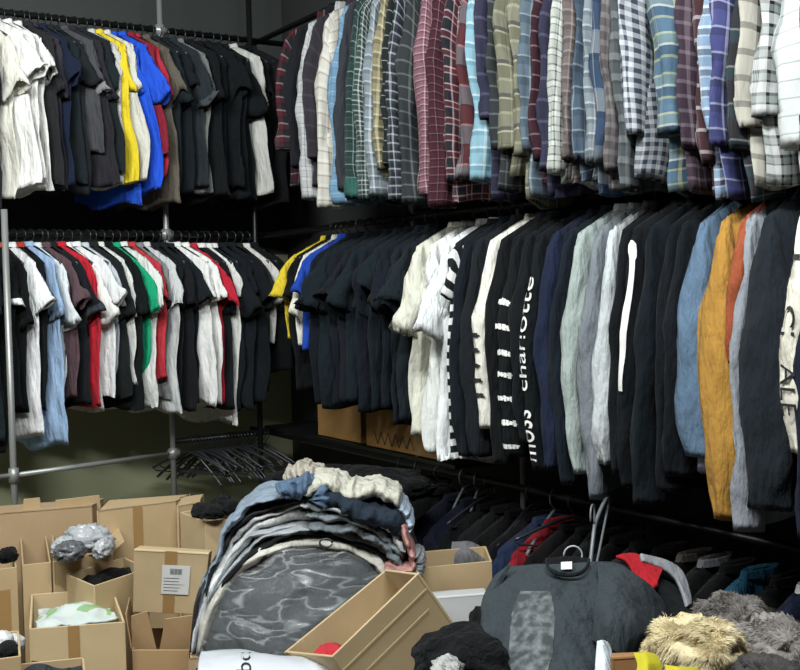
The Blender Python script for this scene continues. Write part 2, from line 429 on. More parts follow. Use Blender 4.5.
def rail_of(items, which, Z, railname, kind0, group, gap0, L0, hangers=True, pyref=100, out=.24, cat0=None):
    """items: (px, material, description, options) from left to right in the photo"""
    names = [it[2] for it in items]; pos = []
    for it in items:
        py = it[3].get('py', pyref)
        pos.append(on_y(it[0], py, RY-out).x if which == 'back' else on_x(it[0], py, RX-out).y)
    for i, it in enumerate(items):
        px, M, desc, op = it; op = dict(op); op.pop('py', None)
        kind = op.pop('kind', kind0)
        sp = abs(pos[min(i+1, len(pos)-1)]-pos[max(i-1, 0)])/(2 if 0 < i < len(pos)-1 else 1)
        gap = min(op.pop('gap', gap0), sp*1.08) if len(items) > 1 else gap0
        if which == 'back': gap *= .9
        gap = op.pop('fgap', gap)
        jit = op.pop('yaw', None)
        if jit is None: jit = rnd.uniform(-3, 3)
        if which == 'back': jit = 21+14*noise.noise(Vector((pos[i]*3, Z, 0))) + rnd.uniform(-1.5, 1.5)
        dz = op.pop('dz', 0)
        noun = {'tshirt': 'T-shirt', 'shirt': 'shirt', 'sweatshirt': 'sweatshirt'}[kind]; noun = op.pop('noun', noun)
        if names.count(desc) == 1: lab = f'{desc} {noun} on the {railname} rail'; ref = lab
        else:
            k = i
            while k >= 0 and names.count(names[k]) > 1: k -= 1
            if k >= 0: ref = lab = f'{desc} {noun}, {ORD[i-k]} right of the {names[k]} one, {railname} rail'
            else: ref = f'{desc} {noun}, {ORD[i+1]} from the left end'; lab = f'{ref} of the {railname} rail'
        if which == 'back': loc = (pos[i]-out*math.sin(math.radians(jit))*.9, RY, Z); rz = math.radians(-90+jit)
        else: loc = (RX, pos[i], Z); rz = math.radians(180+jit)
        if which == 'right' and Z > 1:
            ye = op.pop('ye', None) or (164+rnd.uniform(-14, 14) if Z > 2 else None); yh = op.pop('yh', None) or (192+rnd.uniform(-10, 14) if Z > 2 else (ye-8 if ye and kind != 'tshirt' else ye))
            if ye and kind != 'tshirt': op['sl'] = Z-.13-on_x(px, ye, RX-.25).z
            if yh: op['L'] = Z-on_x(px, yh, RX-.22).z
        text = op.pop('text', None); strip = op.pop('strip', None); marks = op.pop('marks', None); nohang = op.pop('nohang', False)
        r = empty({'tshirt': 't_shirt', 'shirt': 'plaid_shirt' if 'plaid' in desc or 'check' in desc or 'tartan' in desc or 'gingham' in desc else 'long_sleeved_shirt', 'sweatshirt': 'sweatshirt'}[kind], loc, rz)
        if which == 'back': r.rotation_euler = (math.radians(rnd.uniform(-1, 1)), math.radians(rnd.uniform(-3, 3)), rz); kwl = rnd.uniform(-.04, .05)
        else: kwl = 0
        tag(r, lab, noun.lower(), group)
        kw = dict(gap=gap, L=L0, along=pos[i], rseed=Z*7); kw.update(op); kw['L'] += kwl
        info = garment(kind, M, seed=hash_(railname)+i*7, root=r, **kw)
        for tx in (text or []): sleeve_text(info, *tx)
        if strip: sleeve_strip(info, *strip)
        if marks: sleeve_marks(info, *marks)
        if hangers and not nohang:
            hanger(loc, (0, 0, rz), ('hanger of '+ref.replace(' on the ', ', ').replace('first right of', 'right of').replace('T-shirt', 'shirt')), 'hangers on the '+railname+' rail')
def hash_(s): return sum(ord(c)*(i+1) for i, c in enumerate(s))
C = cloth
WHITE, OFFW, BLACK, CHAR, SLATE, NAVY = C('dcdcd8'), C('cfcdc2'), C('101417'), C('24282b'), C('1f2a2f'), C('171f2e')
DNAVY, DTEAL = C('121b26'), C('16242b')

D = lambda **k: k
upper_left = [
 (-22, WHITE, 'white far left', D()), (-9, CHAR, 'charcoal far left', D(L=.84)), (1, CHAR, 'charcoal long hanging', D(L=.86)), (14, OFFW, 'off white', D(yaw=-14)), (27, WHITE, 'bright white', D(yaw=-16, gap=.075)), (37, WHITE, 'white', D(yaw=-12)), (47, WHITE, 'white', D(yaw=-14, gap=.07)),
 (57, C('2c2e31'), 'faded black', D()), (64, C('37333b'), 'purplish grey', D()), (73, C('1c2740'), 'dark navy', D(gap=.07)), (82, SLATE, 'slate black', D()), (90, CHAR, 'charcoal', D()),
 (98, C('45464a'), 'grey', D(L=.66, cuffmat=C('7b7b7c'))), (106, C('2e2d34'), 'dark plum grey', D()), (115, C('222c30'), 'dark teal grey', D(L=.70, gap=.07)), (124, C('b9b9b4'), 'pale grey', D(yaw=-10, L=.76)),
 (131, C('d9c22c'), 'yellow', D(L=.76, yaw=-14, gap=.065, sl=.2)), (138, C('c9c8be'), 'cream', D(L=.7)), (143, C('1f4fc0'), 'bright blue', D(L=.81, yaw=-12)), (150, C('2250c8'), 'cobalt blue', D(L=.80, yaw=-10, gap=.06)),
 (158, C('7e1f30'), 'burgundy', D(L=.66)), (164, C('a32a3a'), 'red', D(yaw=-14, L=.72, gap=.075)), (173, C('5a544a'), 'taupe', D(L=.82, gap=.07, yaw=-12)),
 (184, C('1f2a30'), 'dark slate', D()), (193, C('1b2329'), 'dark slate', D()), (203, C('2b3338'), 'dark grey', D(cuffmat=C('42484c'))), (211, C('6c706e'), 'mid grey', D(gap=.05, L=.78)), (220, C('14191d'), 'black', D()), (229, C('11171b'), 'black', D()), (238, C('12181c'), 'black', D()), (247, C('10171b'), 'black', D()), (255, C('131a1f'), 'black', D()),
 (264, C('bdbdb8'), 'narrow white', D(yaw=-10, L=.82, gap=.05)), (274, BLACK, 'black', D()), (284, C('16171c'), 'dark', D(cuffmat=C('a0a0a0')))]
rail_of(upper_left, 'back', ZT, 'upper left', 'tshirt', 'T-shirts on the upper left rail', .055, .78, True, 110)

mid_left = [
 (-20, SLATE, 'slate far left', D()), (-8, SLATE, 'slate', D(L=.88)), (3, C('151b20'), 'dark slate', D(L=.9)), (16, BLACK, 'black white-cuffed', D(cuffmat=WHITE, L=.74, gap=.08, yaw=-10, neckmat=WHITE)), (28, C('0e1114'), 'jet black', D(neckmat=C('b04a30'), L=.72, gap=.075)),
 (40, C('dfe1e2'), 'long white', D(L=.87, sl=.16, yaw=14, gap=.07)), (49, BLACK, 'black', D(neckmat=C('a33a2a'), cuffmat=C('a02832'))), (58, C('8fa9c8'), 'light blue', D(L=.92, yaw=-14, gap=.08)), (67, C('cdd3d6'), 'ice white', D(L=.74, yaw=-12)),
 (76, C('554247'), 'mauve brown', D(L=.76, gap=.06, yaw=-12)), (84, C('1d2328'), 'striped charcoal', D(L=.74, cuffmat=C('3a4147'))), (92, C('b2202f'), 'scarlet', D(L=.78, yaw=-10, gap=.07)), (99, C('dededa'), 'white', D(yaw=-14, L=.80)), (107, C('d8dadb'), 'cool white', D(yaw=-12, L=.74)),
 (115, C('b8bfc4'), 'pale blue grey', D(L=.6, yaw=-12)), (122, CHAR, 'charcoal', D(L=.76)), (128, C('ced0cc'), 'light grey', D(L=.66)), (135, C('121a1c'), 'black green', D(L=.76)), (142, C('15976c'), 'green', D(yaw=-12, L=.76, gap=.075)), (150, C('d2d4d0'), 'plain white', D(yaw=-10, L=.79, gap=.045)),
 (156, C('b3333d'), 'coral red', D(yaw=-12, L=.72, gap=.065)), (165, C('77797a'), 'mid grey', D(L=.74, cuffmat=C('1c1e20'), gap=.07)), (172, C('c0c4c3'), 'silver grey', D(L=.82, gap=.055)), (181, C('191f27'), 'blue black', D()), (190, C('1f2026'), 'blackish violet', D()), (198, C('1c242b'), 'dark slate blue', D()),
 (206, C('dfdfdc'), 'clean white', D(yaw=-12, gap=.075)), (215, C('e2e2de'), 'soft white', D(yaw=-12, L=.80)), (224, C('b02436'), 'crimson', D(yaw=-12, L=.8, gap=.07, sl=.18)), (231, C('1b2126'), 'dark charcoal', D(neckmat=WHITE)), (238, C('d9d9d4'), 'white edged', D(L=.86, gap=.045, sl=.16)), (244, C('1a2128'), 'ink', D(neckmat=WHITE)),
 (251, C('1a2128'), 'ink', D(gap=.07)), (259, C('161d22'), 'ink', D()), (267, C('2e2c29'), 'dark brown', D(yaw=-10)), (275, C('c9c9c4'), 'white neck edged', D(L=.5, sl=.17, gap=.045)), (283, C('0f1417'), 'black corner', D(L=.7))]
rail_of(mid_left, 'back', ZM, 'middle left', 'tshirt', 'T-shirts on the middle left rail', .055, .80, True, 300)

# plaids: (width, colour) bands
PL = {}
def grey(c, k=.22):
    v = [int(c[i:i+2], 16) for i in (0, 2, 4)]; m_ = sum(v)/3; return ''.join('%02x' % int((x+(m_-x)*k)*.86) for x in v)
def dp(n, period, ub, vb=None, mix=.5):
    ub = [(a, grey(c)) for a, c in ub]; big = period >= .11
    PL[n] = plaid(n, period*(.8 if big else .62), ub, vb, mix)
dp('redblack', .09, [(3, '5c1622'), (1, '101317'), (3, '1a2026'), (1, '9a8f96')])
dp('palegrey', .07, [(5, 'b9bcbe'), (.6, '5d6670'), (3, 'cfd1ce'), (.5, '7a828a')])
dp('plum', .1, [(5, '2f2a33'), (1, '48414c')])
dp('cream', .08, [(4, 'd0cbbd'), (2, 'e2dfd3'), (1, '8d7d72')])
dp('lightblue', .08, [(5, '5f8fb4'), (.6, 'a9c8da'), (3, '6fa0c4'), (.5, '39566f')])
dp('green', .08, [(4, '1d3b38'), (.6, '8fa9a0'), (3, '16282b'), (.4, '3f6f68')])
dp('greenwhite', .06, [(3, '314a45'), (1, 'b6c2bd'), (2, '202c2e'), (.6, 'a7b3ae')])
dp('bluegrey', .07, [(4, '7d8c96'), (1, 'c5cdd0'), (2, '4a5a66')])
dp('olivecream', .07, [(3, '8e8460'), (1, 'c9be93'), (2, '4d4a36')])
dp('blackgrid', .065, [(6, '15201f'), (.5, 'b7bdb6')])
dp('blackwhite', .05, [(3, '1b2028'), (1.2, 'a9b0b8'), (2, '2d3642')])
dp('darkgrey', .07, [(4, '2b3033'), (.7, '6d7373')])
dp('pink', .035, [(3, '84505f'), (.8, 'c9a3ae'), (1.4, '4d2530')])
dp('burgundy', .045, [(4, '451523'), (.6, '8d5f6c'), (1.6, '260f18')])
dp('rednavy', .09, [(4, '1e2129'), (.6, 'd0b9bc'), (2, '6e1f2b'), (.6, 'b9a0a4')])
dp('redblock', .16, [(4, '5b2229'), (.5, 'b58a8e'), (4, '6f757b'), (.5, '3a2126')])
dp('aqua', .09, [(5, '7fb2c6'), (1, 'd7e8ec'), (2, '4a86a2')])
dp('violet', .1, [(4, '292a44'), (.7, '5a5878')])
dp('oliveblock', .13, [(3, '6f6e56'), (.7, 'b2ae90'), (3, '8b8a72'), (1, '2c2a44'), (.5, 'c9c4a4')])
dp('slateblue', .1, [(4, '5a7080'), (.6, 'a0b0b8'), (3, '34485a')])
dp('wine', .07, [(4, '38111f'), (.5, '9a7f8a')])
dp('whitegreen', .07, [(3, 'b9c0b6'), (.8, '3e5047'), (2, 'dfe2dc'), (.5, '25302c')])
dp('taupe', .06, [(3, '6f6260'), (1, '9a8f8a'), (2, '4c4344')])
dp('steelblue', .1, [(4, '42566b'), (.6, '95a4b0'), (2, '2c3b4e')])
dp('blueblock', .2, [(4, '2c4566'), (.4, '7a8ea2'), (3, '8c9498'), (1, '1d2d45')])
dp('brownbuff', .06, [(3, '5b5254'), (2, '8b8584')])
dp('greybuff', .09, [(3, '474e52'), (2, '7c8488'), (1, '2a3033')])
dp('gingham', .045, [(1, 'c9ced6'), (1, '3c465a')])
dp('blueyellow', .13, [(3, '4c6f8c'), (.5, 'cfd39a'), (2, '7f9a98'), (.5, 'e3e8d8'), (2, '2f4b68'), (.6, 'b9bf84')])
dp('plumcheck', .06, [(3, '3e2b3a'), (1, '7d6a78')])
dp('brownwindow', .09, [(5, '44262b'), (1, 'cfc3c6')])
dp('skyplaid', .08, [(3, '7fa4c8'), (1, 'e6ecef'), (2, '33415c'), (.6, 'c6d6e2')])
dp('violetblue', .1, [(4, '3f4383'), (.6, 'b0b4d8'), (2, '25294e')])
dp('tealcheck', .11, [(4, '2b2c32'), (.4, '9a9a9c'), (2, '2a4a52'), (.4, '3c3e44')])
dp('creamblack', .1, [(3, 'c9c5b4'), (1, '33302e')])
dp('bwgingham', .085, [(3, 'd9dedb'), (1, '151a1c'), (2, '8f9a97'), (.6, '20262a')])
dp('whitewindow', .065, [(6, 'd8dedc'), (.6, '7f8e90')])
dp('tealdark', .12, [(3, '17414a'), (1, '3c7a80'), (3, '16242c')])
dp('darkcheck', .05, [(2, '1a1d20'), (1, '6a6f72')])
dp('navygreen', .09, [(3, '17283a'), (1, '2c5048'), (2, '101820')])
Q = PL
upper_right = [
 (283, Q['redblack'], 'red and black plaid', D(ye=150)), (291, C('1b1e25'), 'plain dark', D()), (299, Q['palegrey'], 'pale grey plaid', D(gap=.09, yaw=8, ye=200)), (311, Q['plum'], 'dark plum', D(gap=.045)), (321, Q['cream'], 'cream mottled', D(gap=.08, yaw=6, ye=208)),
 (334, Q['lightblue'], 'light blue plaid', D(gap=.09, yaw=8, ye=205)), (344, C('34373d'), 'plain grey', D(ye=190)), (351, Q['green'], 'dark green plaid', D(cuffmat=C('2c544d'), ye=198)), (360, Q['greenwhite'], 'green and white plaid', D(ye=200)), (369, Q['bluegrey'], 'blue grey plaid', D(ye=196)),
 (379, Q['olivecream'], 'olive and cream plaid', D(ye=170)), (387, Q['blackgrid'], 'black windowpane check', D(ye=165)), (396, Q['blackwhite'], 'black and white plaid', D(ye=200)), (407, Q['darkgrey'], 'dark grey plaid', D(ye=203)), (420, Q['pink'], 'pink and burgundy plaid', D(gap=.11, yaw=8, ye=196)), (440, Q['burgundy'], 'burgundy tartan', D(gap=.1, ye=206)),
 (452, Q['rednavy'], 'navy and red plaid', D(gap=.06, ye=181)), (463, Q['redblock'], 'red and grey block check', D(gap=.07, ye=178)), (475, Q['aqua'], 'aqua plaid', D(gap=.065, ye=181)), (485, Q['violet'], 'violet navy check', D(ye=120)), (494, Q['darkgrey'], 'grey narrow plaid', D(ye=150)),
 (505, Q['oliveblock'], 'olive plaid', D(ye=150)), (518, Q['oliveblock'], 'olive block check', D(gap=.085, ye=157)), (530, Q['slateblue'], 'slate blue plaid', D(ye=150)), (540, Q['wine'], 'wine plaid', D(ye=160)), (549, Q['violet'], 'violet grey plaid', D(ye=170)),
 (559, Q['whitegreen'], 'white and green plaid', D(gap=.085, ye=173)), (571, Q['taupe'], 'taupe plaid', D(ye=160)), (581, Q['steelblue'], 'steel blue plaid', D(ye=160)), (592, Q['bluegrey'], 'washed blue check', D(ye=163)), (603, Q['blueblock'], 'blue and cream block check', D(gap=.07, ye=163)),
 (611, Q['brownbuff'], 'brown buffalo check', D(gap=.065, ye=172)), (622, Q['greybuff'], 'grey buffalo check', D(gap=.085, ye=191)), (633, Q['gingham'], 'navy and white gingham', D(fgap=.035, ye=135)), (652, Q['blueyellow'], 'blue and yellow plaid', D(fgap=.105, yaw=8, ye=136)), (684, Q['plumcheck'], 'plum check', D(fgap=.04, ye=150)),
 (695, Q['brownwindow'], 'brown and white windowpane check', D(gap=.07, yaw=6, ye=166)), (709, Q['skyplaid'], 'sky blue and white plaid', D(gap=.07, ye=132)), (720, Q['violetblue'], 'violet blue plaid', D(gap=.07, ye=146)), (735, Q['tealcheck'], 'charcoal and teal check', D(gap=.09, ye=150)), (747, Q['creamblack'], 'cream and black check', D(fgap=.035, ye=128)),
 (759, Q['bwgingham'], 'white and black plaid', D(gap=.09, ye=118)), (784, Q['whitewindow'], 'white windowpane check', D(fgap=.16, yaw=10, ye=148)), (812, Q['tealcheck'], 'dark teal check', D(gap=.09, ye=150)), (835, Q['steelblue'], 'steel grey check', D(gap=.09, ye=150))]
rail_of(upper_right, 'right', ZT, 'upper right', 'shirt', 'long-sleeved shirts on the upper right rail', .07, .93, True, 100, .25)

WP = plain('white_print', 'dcdcd8', .7); BP = plain('black_print', '15171a', .7)
mid_right = [
 (287, C('c9b22e'), 'yellow', D(kind='tshirt', L=.5, gap=.04)), (292, BLACK, 'black', D(kind='tshirt', gap=.04)), (297, OFFW, 'white', D(kind='tshirt', L=.52, gap=.04)), (303, C('1c3f9a'), 'royal blue', D(kind='tshirt', L=.55, gap=.05)),
 (311, DNAVY, 'dark navy', D(kind='tshirt', yh=402)), (320, DTEAL, 'dark teal', D(kind='tshirt', yh=408)), (329, DNAVY, 'dark navy', D(kind='tshirt', yh=405)), (338, C('1b2027'), 'blue black', D(kind='tshirt', yh=400)), (347, DTEAL, 'dark teal', D(kind='tshirt', yh=398)), (357, DNAVY, 'dark navy', D(kind='tshirt', yh=410)),
 (367, DTEAL, 'dark teal', D(kind='tshirt', yh=414)), (377, DNAVY, 'dark navy', D(kind='tshirt', yh=405)), (387, C('18222a'), 'dark slate', D(kind='tshirt', yh=428)), (398, C('1c272e'), 'dark slate', D(kind='tshirt', yh=424)),
 (410, C('c6c6b8'), 'ivory', D(kind='tshirt', sl=.29, gap=.085, yh=438)), (423, C('d5d8d4'), 'white loose', D(kind='tshirt', sl=.29, gap=.095, yh=452)), (437, C('dbe0e0'), 'white crisp', D(kind='tshirt', sl=.29, gap=.1, yh=458)), (448, plaid('stripes', .055, [(1, '14181c'), (1, 'd6d8d6')], [(1, '14181c'), (1, 'd6d8d6')], 1.0), 'monochrome striped', D(kind='tshirt', gap=.04, yh=462)),
 (459, C('101a24'), 'dark navy', D(gap=.08, ye=455)), (471, C('1d2228'), 'charcoal', D(gap=.08, ye=455)), (485, C('d3d1c6'), 'cream printed', D(gap=.07, marks=((.5, .58, .66, .74, .82), .0, .8, BP, 'black blackletter style print low on the sleeve', random.Random(9)), ye=428)), (496, C('0e1216'), 'black', D(ye=462)),
 (506, C('10171a'), 'black print-sleeved', D(gap=.085, marks=((.30, .40, .52, .62, .73, .84, .95), .1, 1.5, WP, 'white blackletter style print down the sleeve', random.Random(4)), ye=455)), (518, C('10161c'), 'black plain', D(ye=440)), (529, C('0e161b'), 'black lettered', D(gap=.075, text=[('charlotte', .66, .20, .0, -.9, WP, 'white lettering running up the sleeve'), ('moss', .96, .74, .0, -.9, WP, 'white lettering near the cuff')], ye=468)),
 (546, C('1a2238'), 'navy blue', D(gap=.10, sleevemat=C('1e2842'), ye=468)), (559, C('16202c'), 'ink blue', D(gap=.06, ye=483)), (572, C('949f9b'), 'pale sage grey', D(gap=.09, ye=472)), (585, C('6f757b'), 'mid grey', D(gap=.06, ye=497)), (599, C('b4babc'), 'white', D(gap=.085, ye=463)), (612, C('0e1217'), 'black front-lettered', D(gap=.08, ye=472)),
 (628, C('11181e'), 'black white-striped', D(gap=.08, strip=(.08, .62, .25, .75, .3, WP, 'white tapering stripe down the sleeve'), ye=488)), (645, C('0f1b23'), 'dark teal black', D(gap=.1, ye=504)), (660, C('0e141b'), 'jet black', D(gap=.07, ye=490)), (674, C('10181f'), 'blackish', D(gap=.07, ye=476)), (690, C('566c82'), 'light blue', D(fgap=.10, hemmat=C('9aa6c4'), ye=456, yh=475)),
 (714, C('a37a38'), 'mustard yellow', D(fgap=.12, hood=True, ye=517)), (733, C('8f4a30'), 'orange', D(gap=.04, sl=.35, L=.5)), (738, C('868b92'), 'light grey', D(fgap=.05, ye=530)), (756, C('222a31'), 'charcoal heavy', D(fgap=.16, hood=True, ye=508)), (790, C('d6d2c4'), 'cream lettered', D(gap=.09, text=[('L', .18, .27, .0, .7, BP, 'black letter'), ('CI', .38, .50, .1, .8, BP, 'black letters'), ('ALE', .62, .84, .0, .9, BP, 'black letters')], ye=452)), (806, C('20263a'), 'dark indigo', D(gap=.08, ye=540)), (830, C('1c2126'), 'black near end', D(gap=.1, ye=540))]
rail_of(mid_right, 'right', ZM, 'middle right', 'sweatshirt', 'garments on the middle right rail', .075, .70, True, 330, .25)
# ---------------------------------------------------------------- lower right rail: dark garments, and lower left rail: empty hangers
lower_right = [
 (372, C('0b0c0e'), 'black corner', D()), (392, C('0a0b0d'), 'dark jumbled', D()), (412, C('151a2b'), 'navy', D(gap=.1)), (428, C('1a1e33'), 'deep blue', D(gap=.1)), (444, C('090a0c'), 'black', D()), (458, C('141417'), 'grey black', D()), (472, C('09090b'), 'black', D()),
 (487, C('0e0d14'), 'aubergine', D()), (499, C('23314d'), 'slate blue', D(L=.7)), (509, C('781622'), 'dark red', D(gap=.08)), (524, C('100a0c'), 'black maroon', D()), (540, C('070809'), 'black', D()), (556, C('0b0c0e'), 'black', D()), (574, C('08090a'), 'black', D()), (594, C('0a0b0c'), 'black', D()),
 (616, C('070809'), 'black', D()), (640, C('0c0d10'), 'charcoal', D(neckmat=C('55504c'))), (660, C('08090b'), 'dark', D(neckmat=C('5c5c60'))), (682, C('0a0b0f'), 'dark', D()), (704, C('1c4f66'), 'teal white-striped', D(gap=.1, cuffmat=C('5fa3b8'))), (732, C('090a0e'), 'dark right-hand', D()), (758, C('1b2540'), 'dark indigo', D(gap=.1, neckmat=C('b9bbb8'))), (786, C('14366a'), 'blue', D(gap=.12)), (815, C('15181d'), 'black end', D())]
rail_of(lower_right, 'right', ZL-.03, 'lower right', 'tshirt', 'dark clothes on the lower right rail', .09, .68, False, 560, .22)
for i, (px, y_, rz, tilt) in enumerate([(402, 0, 12, 8), (418, 0, 20, 12), (440, 0, -8, 0), (462, 0, 28, 15), (476, 0, 35, 18), (489, 0, 10, -5), (530, 0, 14, 6), (553, 0, 22, 6), (575, 0, -12, -8), (600, 0, 8, 10)]):
    p = on_x(px, 480, RX)
    hanger((RX, p.y, ZL), (0, math.radians(tilt), math.radians(180+rz)), 'plastic hanger hooked on the lower right rail, %s from the corner' % ORD[i+1], 'hangers on the lower right rail', None, GREYHANGER if i in (3, 4, 7) else None)
NTH = 'first second third fourth fifth sixth seventh eighth ninth tenth eleventh twelfth thirteenth fourteenth fifteenth sixteenth seventeenth eighteenth nineteenth twentieth twenty-first twenty-second twenty-third twenty-fourth'.split()
for i in range(24):
    px = 196+i*3.3; p = on_y(px, 440, RY)
    hanger((p.x-.04, RY, ZL), (0, math.radians(rnd.uniform(-4, 6)), math.radians(-90+rnd.uniform(24, 36))), 'empty black hanger, %s from the steel post on the lower left rail' % NTH[i], 'empty hangers on the lower left rail', hanger_me2 if i % 2 else None)

# ---------------------------------------------------------------- cardboard cartons
CB = cardboard('b9a17b'); CBD = cardboard('ab9270', 'cardboard_inside'); CBP = cardboard('c3ad87', 'cardboard_pale')
TAPE = plain('parcel_tape', '9c7c50', .3)
def carton(label, quad, deep, mat=None, t=.006, flaps=(), tapes=(), closed=False, group=None, noun='cardboard_carton', cat='cardboard box', tmat=None):
    """quad: the four corners of the opening (front left, front right, back right, back left); deep: the matching corners of the bottom"""
    mat = mat or CB
    q = [Vector(p) for p in quad]; b = [Vector(p) for p in deep]; org = sum(b, Vector())/4
    r = tag(empty(noun, org), label, cat, group)
    q = [p-org for p in q]; b = [p-org for p in b]; cen = sum(q+b, Vector())/8
    g = G()
    faces = [[q[i], q[(i+1) % 4], b[(i+1) % 4], b[i]] for i in range(4)] + [b[:]]
    if closed: faces.append(q[:])
    for f in faces:
        n = (f[1]-f[0]).cross(f[3]-f[0]).normalized(); c = sum(f, Vector())/4
        if n.dot(cen-c) < 0: n = -n
        g.slab(f, t, n)
    bevel(g.done('body', mat, r, False), .0012, 1)
    for side, ang, ln in flaps:
        a, c = q[side], q[(side+1) % 4]; e = (c-a); up = (a-b[side]).normalized()
        mid = (a+c)/2; outw = mid - sum(q, Vector())/4; outw -= up*outw.dot(up); outw.normalize()
        dr = up*math.cos(math.radians(ang)) + outw*math.sin(math.radians(ang))
        ins = e.normalized()*.006
        n = e.cross(dr).normalized()
        bevel(G().slab([a+ins, c-ins, c-ins*3+dr*ln, a+ins*3+dr*ln], .004, n).done('flap', mat, r, False), .001, 1)
    for side, u0, u1, v0, v1, m_ in tapes:
        a, c, d_, e_ = faces[side]; n = (c-a).cross(e_-a).normalized()
        if n.dot(cen-(a+c+d_+e_)/4) > 0: n = -n
        f = lambda u, v: a.lerp(c, u).lerp(e_.lerp(d_, u), v) + n*(.0012 if m_ is TAPE else .0035)
        o = G().slab([f(u0, v0), f(u1, v0), f(u1, v1), f(u0, v1)], .0008, n).done('tape' if m_ is TAPE else 'paper_label', m_, r, False)
        if m_ is TAPE: o['label'] = 'shiny brown tape'
        else: o['label'] = 'white shipping label'
    return r
def zq(pts, Z): return [on_z(x, y, Z) for x, y in pts]
def down(q, h, sh=1.0):
    c = sum(q, Vector())/4; return [Vector((lerp(c.x, p.x, sh), lerp(c.y, p.y, sh), p.z-h)) for p in q]
def upright(label, pts, Z, h, **k):
    q = zq(pts, Z); return carton(label, q, down(q, h), **k)
front = upright('open carton holding white and green cloth, front left', [(29, 629), (125, 622), (113, 588), (31, 594)], .50, .495, mat=CBP, tapes=[(0, .40, .52, 0, .28, TAPE), (2, .44, .56, .0, .25, TAPE)], t=.007)
upright('open carton of dark stuff at the bottom edge, in front of the green cloth carton', [(-5, 722), (90, 712), (84, 657), (5, 665)], .50, .495, mat=CB)
upright('small open carton of white and black things at the far left edge', [(-40, 664), (21, 656), (19, 630), (-36, 637)], .55, .545)
upright('tall carton at the left edge with tape on its front', [(-40, 574), (17, 567), (13, 549), (-40, 553)], .60, .595, tapes=[(0, .62, .86, .12, .45, TAPE)])
b2 = upright('wide open carton behind the near steel post, back panel raised', [(22, 565), (51, 562), (46, 533), (20, 536)], .60, .595, flaps=[(2, -4, .14)])
upright('open carton with grey plastic bags heaped in it', [(53, 562), (113, 551), (105, 527), (52, 534)], .60, .595, flaps=[(2, -6, .13), (1, 60, .05)], mat=CB)
upright('big closed carton against the back wall left of the second post', [(97, 511), (176, 501), (190, 494), (108, 500)], .70, .695, closed=True, tapes=[(0, .44, .56, 0, .3, TAPE)])
upright('brown carton behind the plastic bags, against the back wall', [(-30, 516), (92, 506), (104, 498), (-18, 507)], .70, .695, closed=True, mat=CBD)
upright('open carton with black bits inside, left of the labelled carton', [(66, 574), (94, 586), (148, 568), (124, 557)], .56, .555, mat=CBP)
upright('carton topped with black hangers, left of the clothes heap', [(180, 512), (205, 522), (247, 517), (218, 506)], .68, .675, mat=CBP)
upright('narrow carton squeezed behind the second steel post', [(177, 506), (201, 502), (203, 494), (180, 497)], .70, .695, closed=True)
# the labelled carton resting on an open one
LABM = plain('label_paper', 'd4d4d2', .6)
q = [P(134, 549, 3.42), P(209, 553, 3.42), P(212, 550, 3.66), P(140, 545.5, 3.66)]
bq = [P(133, 612, 3.46), P(203, 614.5, 3.46), P(206, 606, 3.70), P(139, 604, 3.70)]
lc = carton('closed carton with a white shipping label, perched on a flapped carton', q, bq, closed=True, tapes=[(0, .42, .58, 0, 1, TAPE), (0, .39, .77, .22, .68, LABM)], mat=CBP)
INK = plain('black_ink', '26282b', .6)
def on_face(f, u, v, off=.0052):
    a, c, d_, e_ = f; n = (c-a).cross(e_-a).normalized()
    if n.dot(FWD) > 0: n = -n
    return a.lerp(c, u).lerp(e_.lerp(d_, u), v)+n*off
fc = [q[0], q[1], bq[1], bq[0]]
g = G(); R_ = random.Random(3); u = .50
while u < .66:
    wd = R_.choice((.004, .008)); a_ = [on_face(fc, *z) for z in ((u, .27), (u+wd, .27), (u+wd, .36), (u, .36))]; b_ = len(g.v); g.v += [p-lc.location for p in a_]; g.f.append([b_, b_+1, b_+2, b_+3]); u += wd+.006
for k in range(5):
    v = .42+k*.05; a_ = [on_face(fc, *z) for z in ((.42, v), (.42+R_.uniform(.2, .32), v), (.42+.2, v+.008), (.42, v+.008))]; b_ = len(g.v); g.v += [p-lc.location for p in a_]; g.f.append([b_, b_+1, b_+2, b_+3])
g.done('label_print', INK, lc, False)
upright('open carton with flaps sticking up under the labelled carton', [(132, 650), (200, 650), (196, 628), (136, 628)], .40, .395, flaps=[(1, 12, .11), (3, 8, .11)], mat=cardboard('a98b63'))
uc = [o for o in bpy.data.objects if o.get('label', '').startswith('open carton with flaps sticking')][0]
for q_ in ([(131, 616), (147, 611), (157, 652), (132, 652)], [(165, 619), (201, 614), (200, 652), (159, 652)]):
    pts_ = [P(x, y, 3.44 if y > 640 else 3.41)-uc.location for x, y in q_]
    bevel(G().slab(pts_, .005, FWD).done('flap', cardboard('b59670'), uc, False), .001, 1)

# centre cartons
A, B, Cc, Dd = P(386, 569, 3.05), P(419, 573, 2.72), P(284, 652, 3.05), P(332, 657, 2.72)
Bp, Dp = P(461, 634, 2.80), P(374, 722, 2.80)
kc = carton('big tan carton lying tilted with its opening towards the clothes heap', [Dd, B, A, Cc], [Dp, Bp, Bp+(A-B), Dp+(Cc-Dd)], mat=CBP, t=.007, tapes=[(0, .02, .98, .20, .215, plain('pale_crease', 'e2cfa6', .7)), (0, .1, .9, .42, .43, plain('pale_crease', 'e2cfa6', .7))])
for ch in kc.children:
    if ch.name.startswith('paper_label'): ch.name = 'crease'; ch['label'] = 'pale scuffed crease line'
upright('carton standing behind the tilted one under the dark clothes', [(418, 568), (492, 561), (486, 546), (414, 552)], .68, .675, mat=CB)
q = [P(424, 598, 2.98), P(488, 593, 2.98), P(484, 588, 3.2), P(424, 592, 3.2)]
carton('white box between the tilted carton and the printed T-shirt', q, down(q, .3), mat=plain('white_box_card', 'b9bcbd', .6), closed=True, noun='white_box', cat='box')
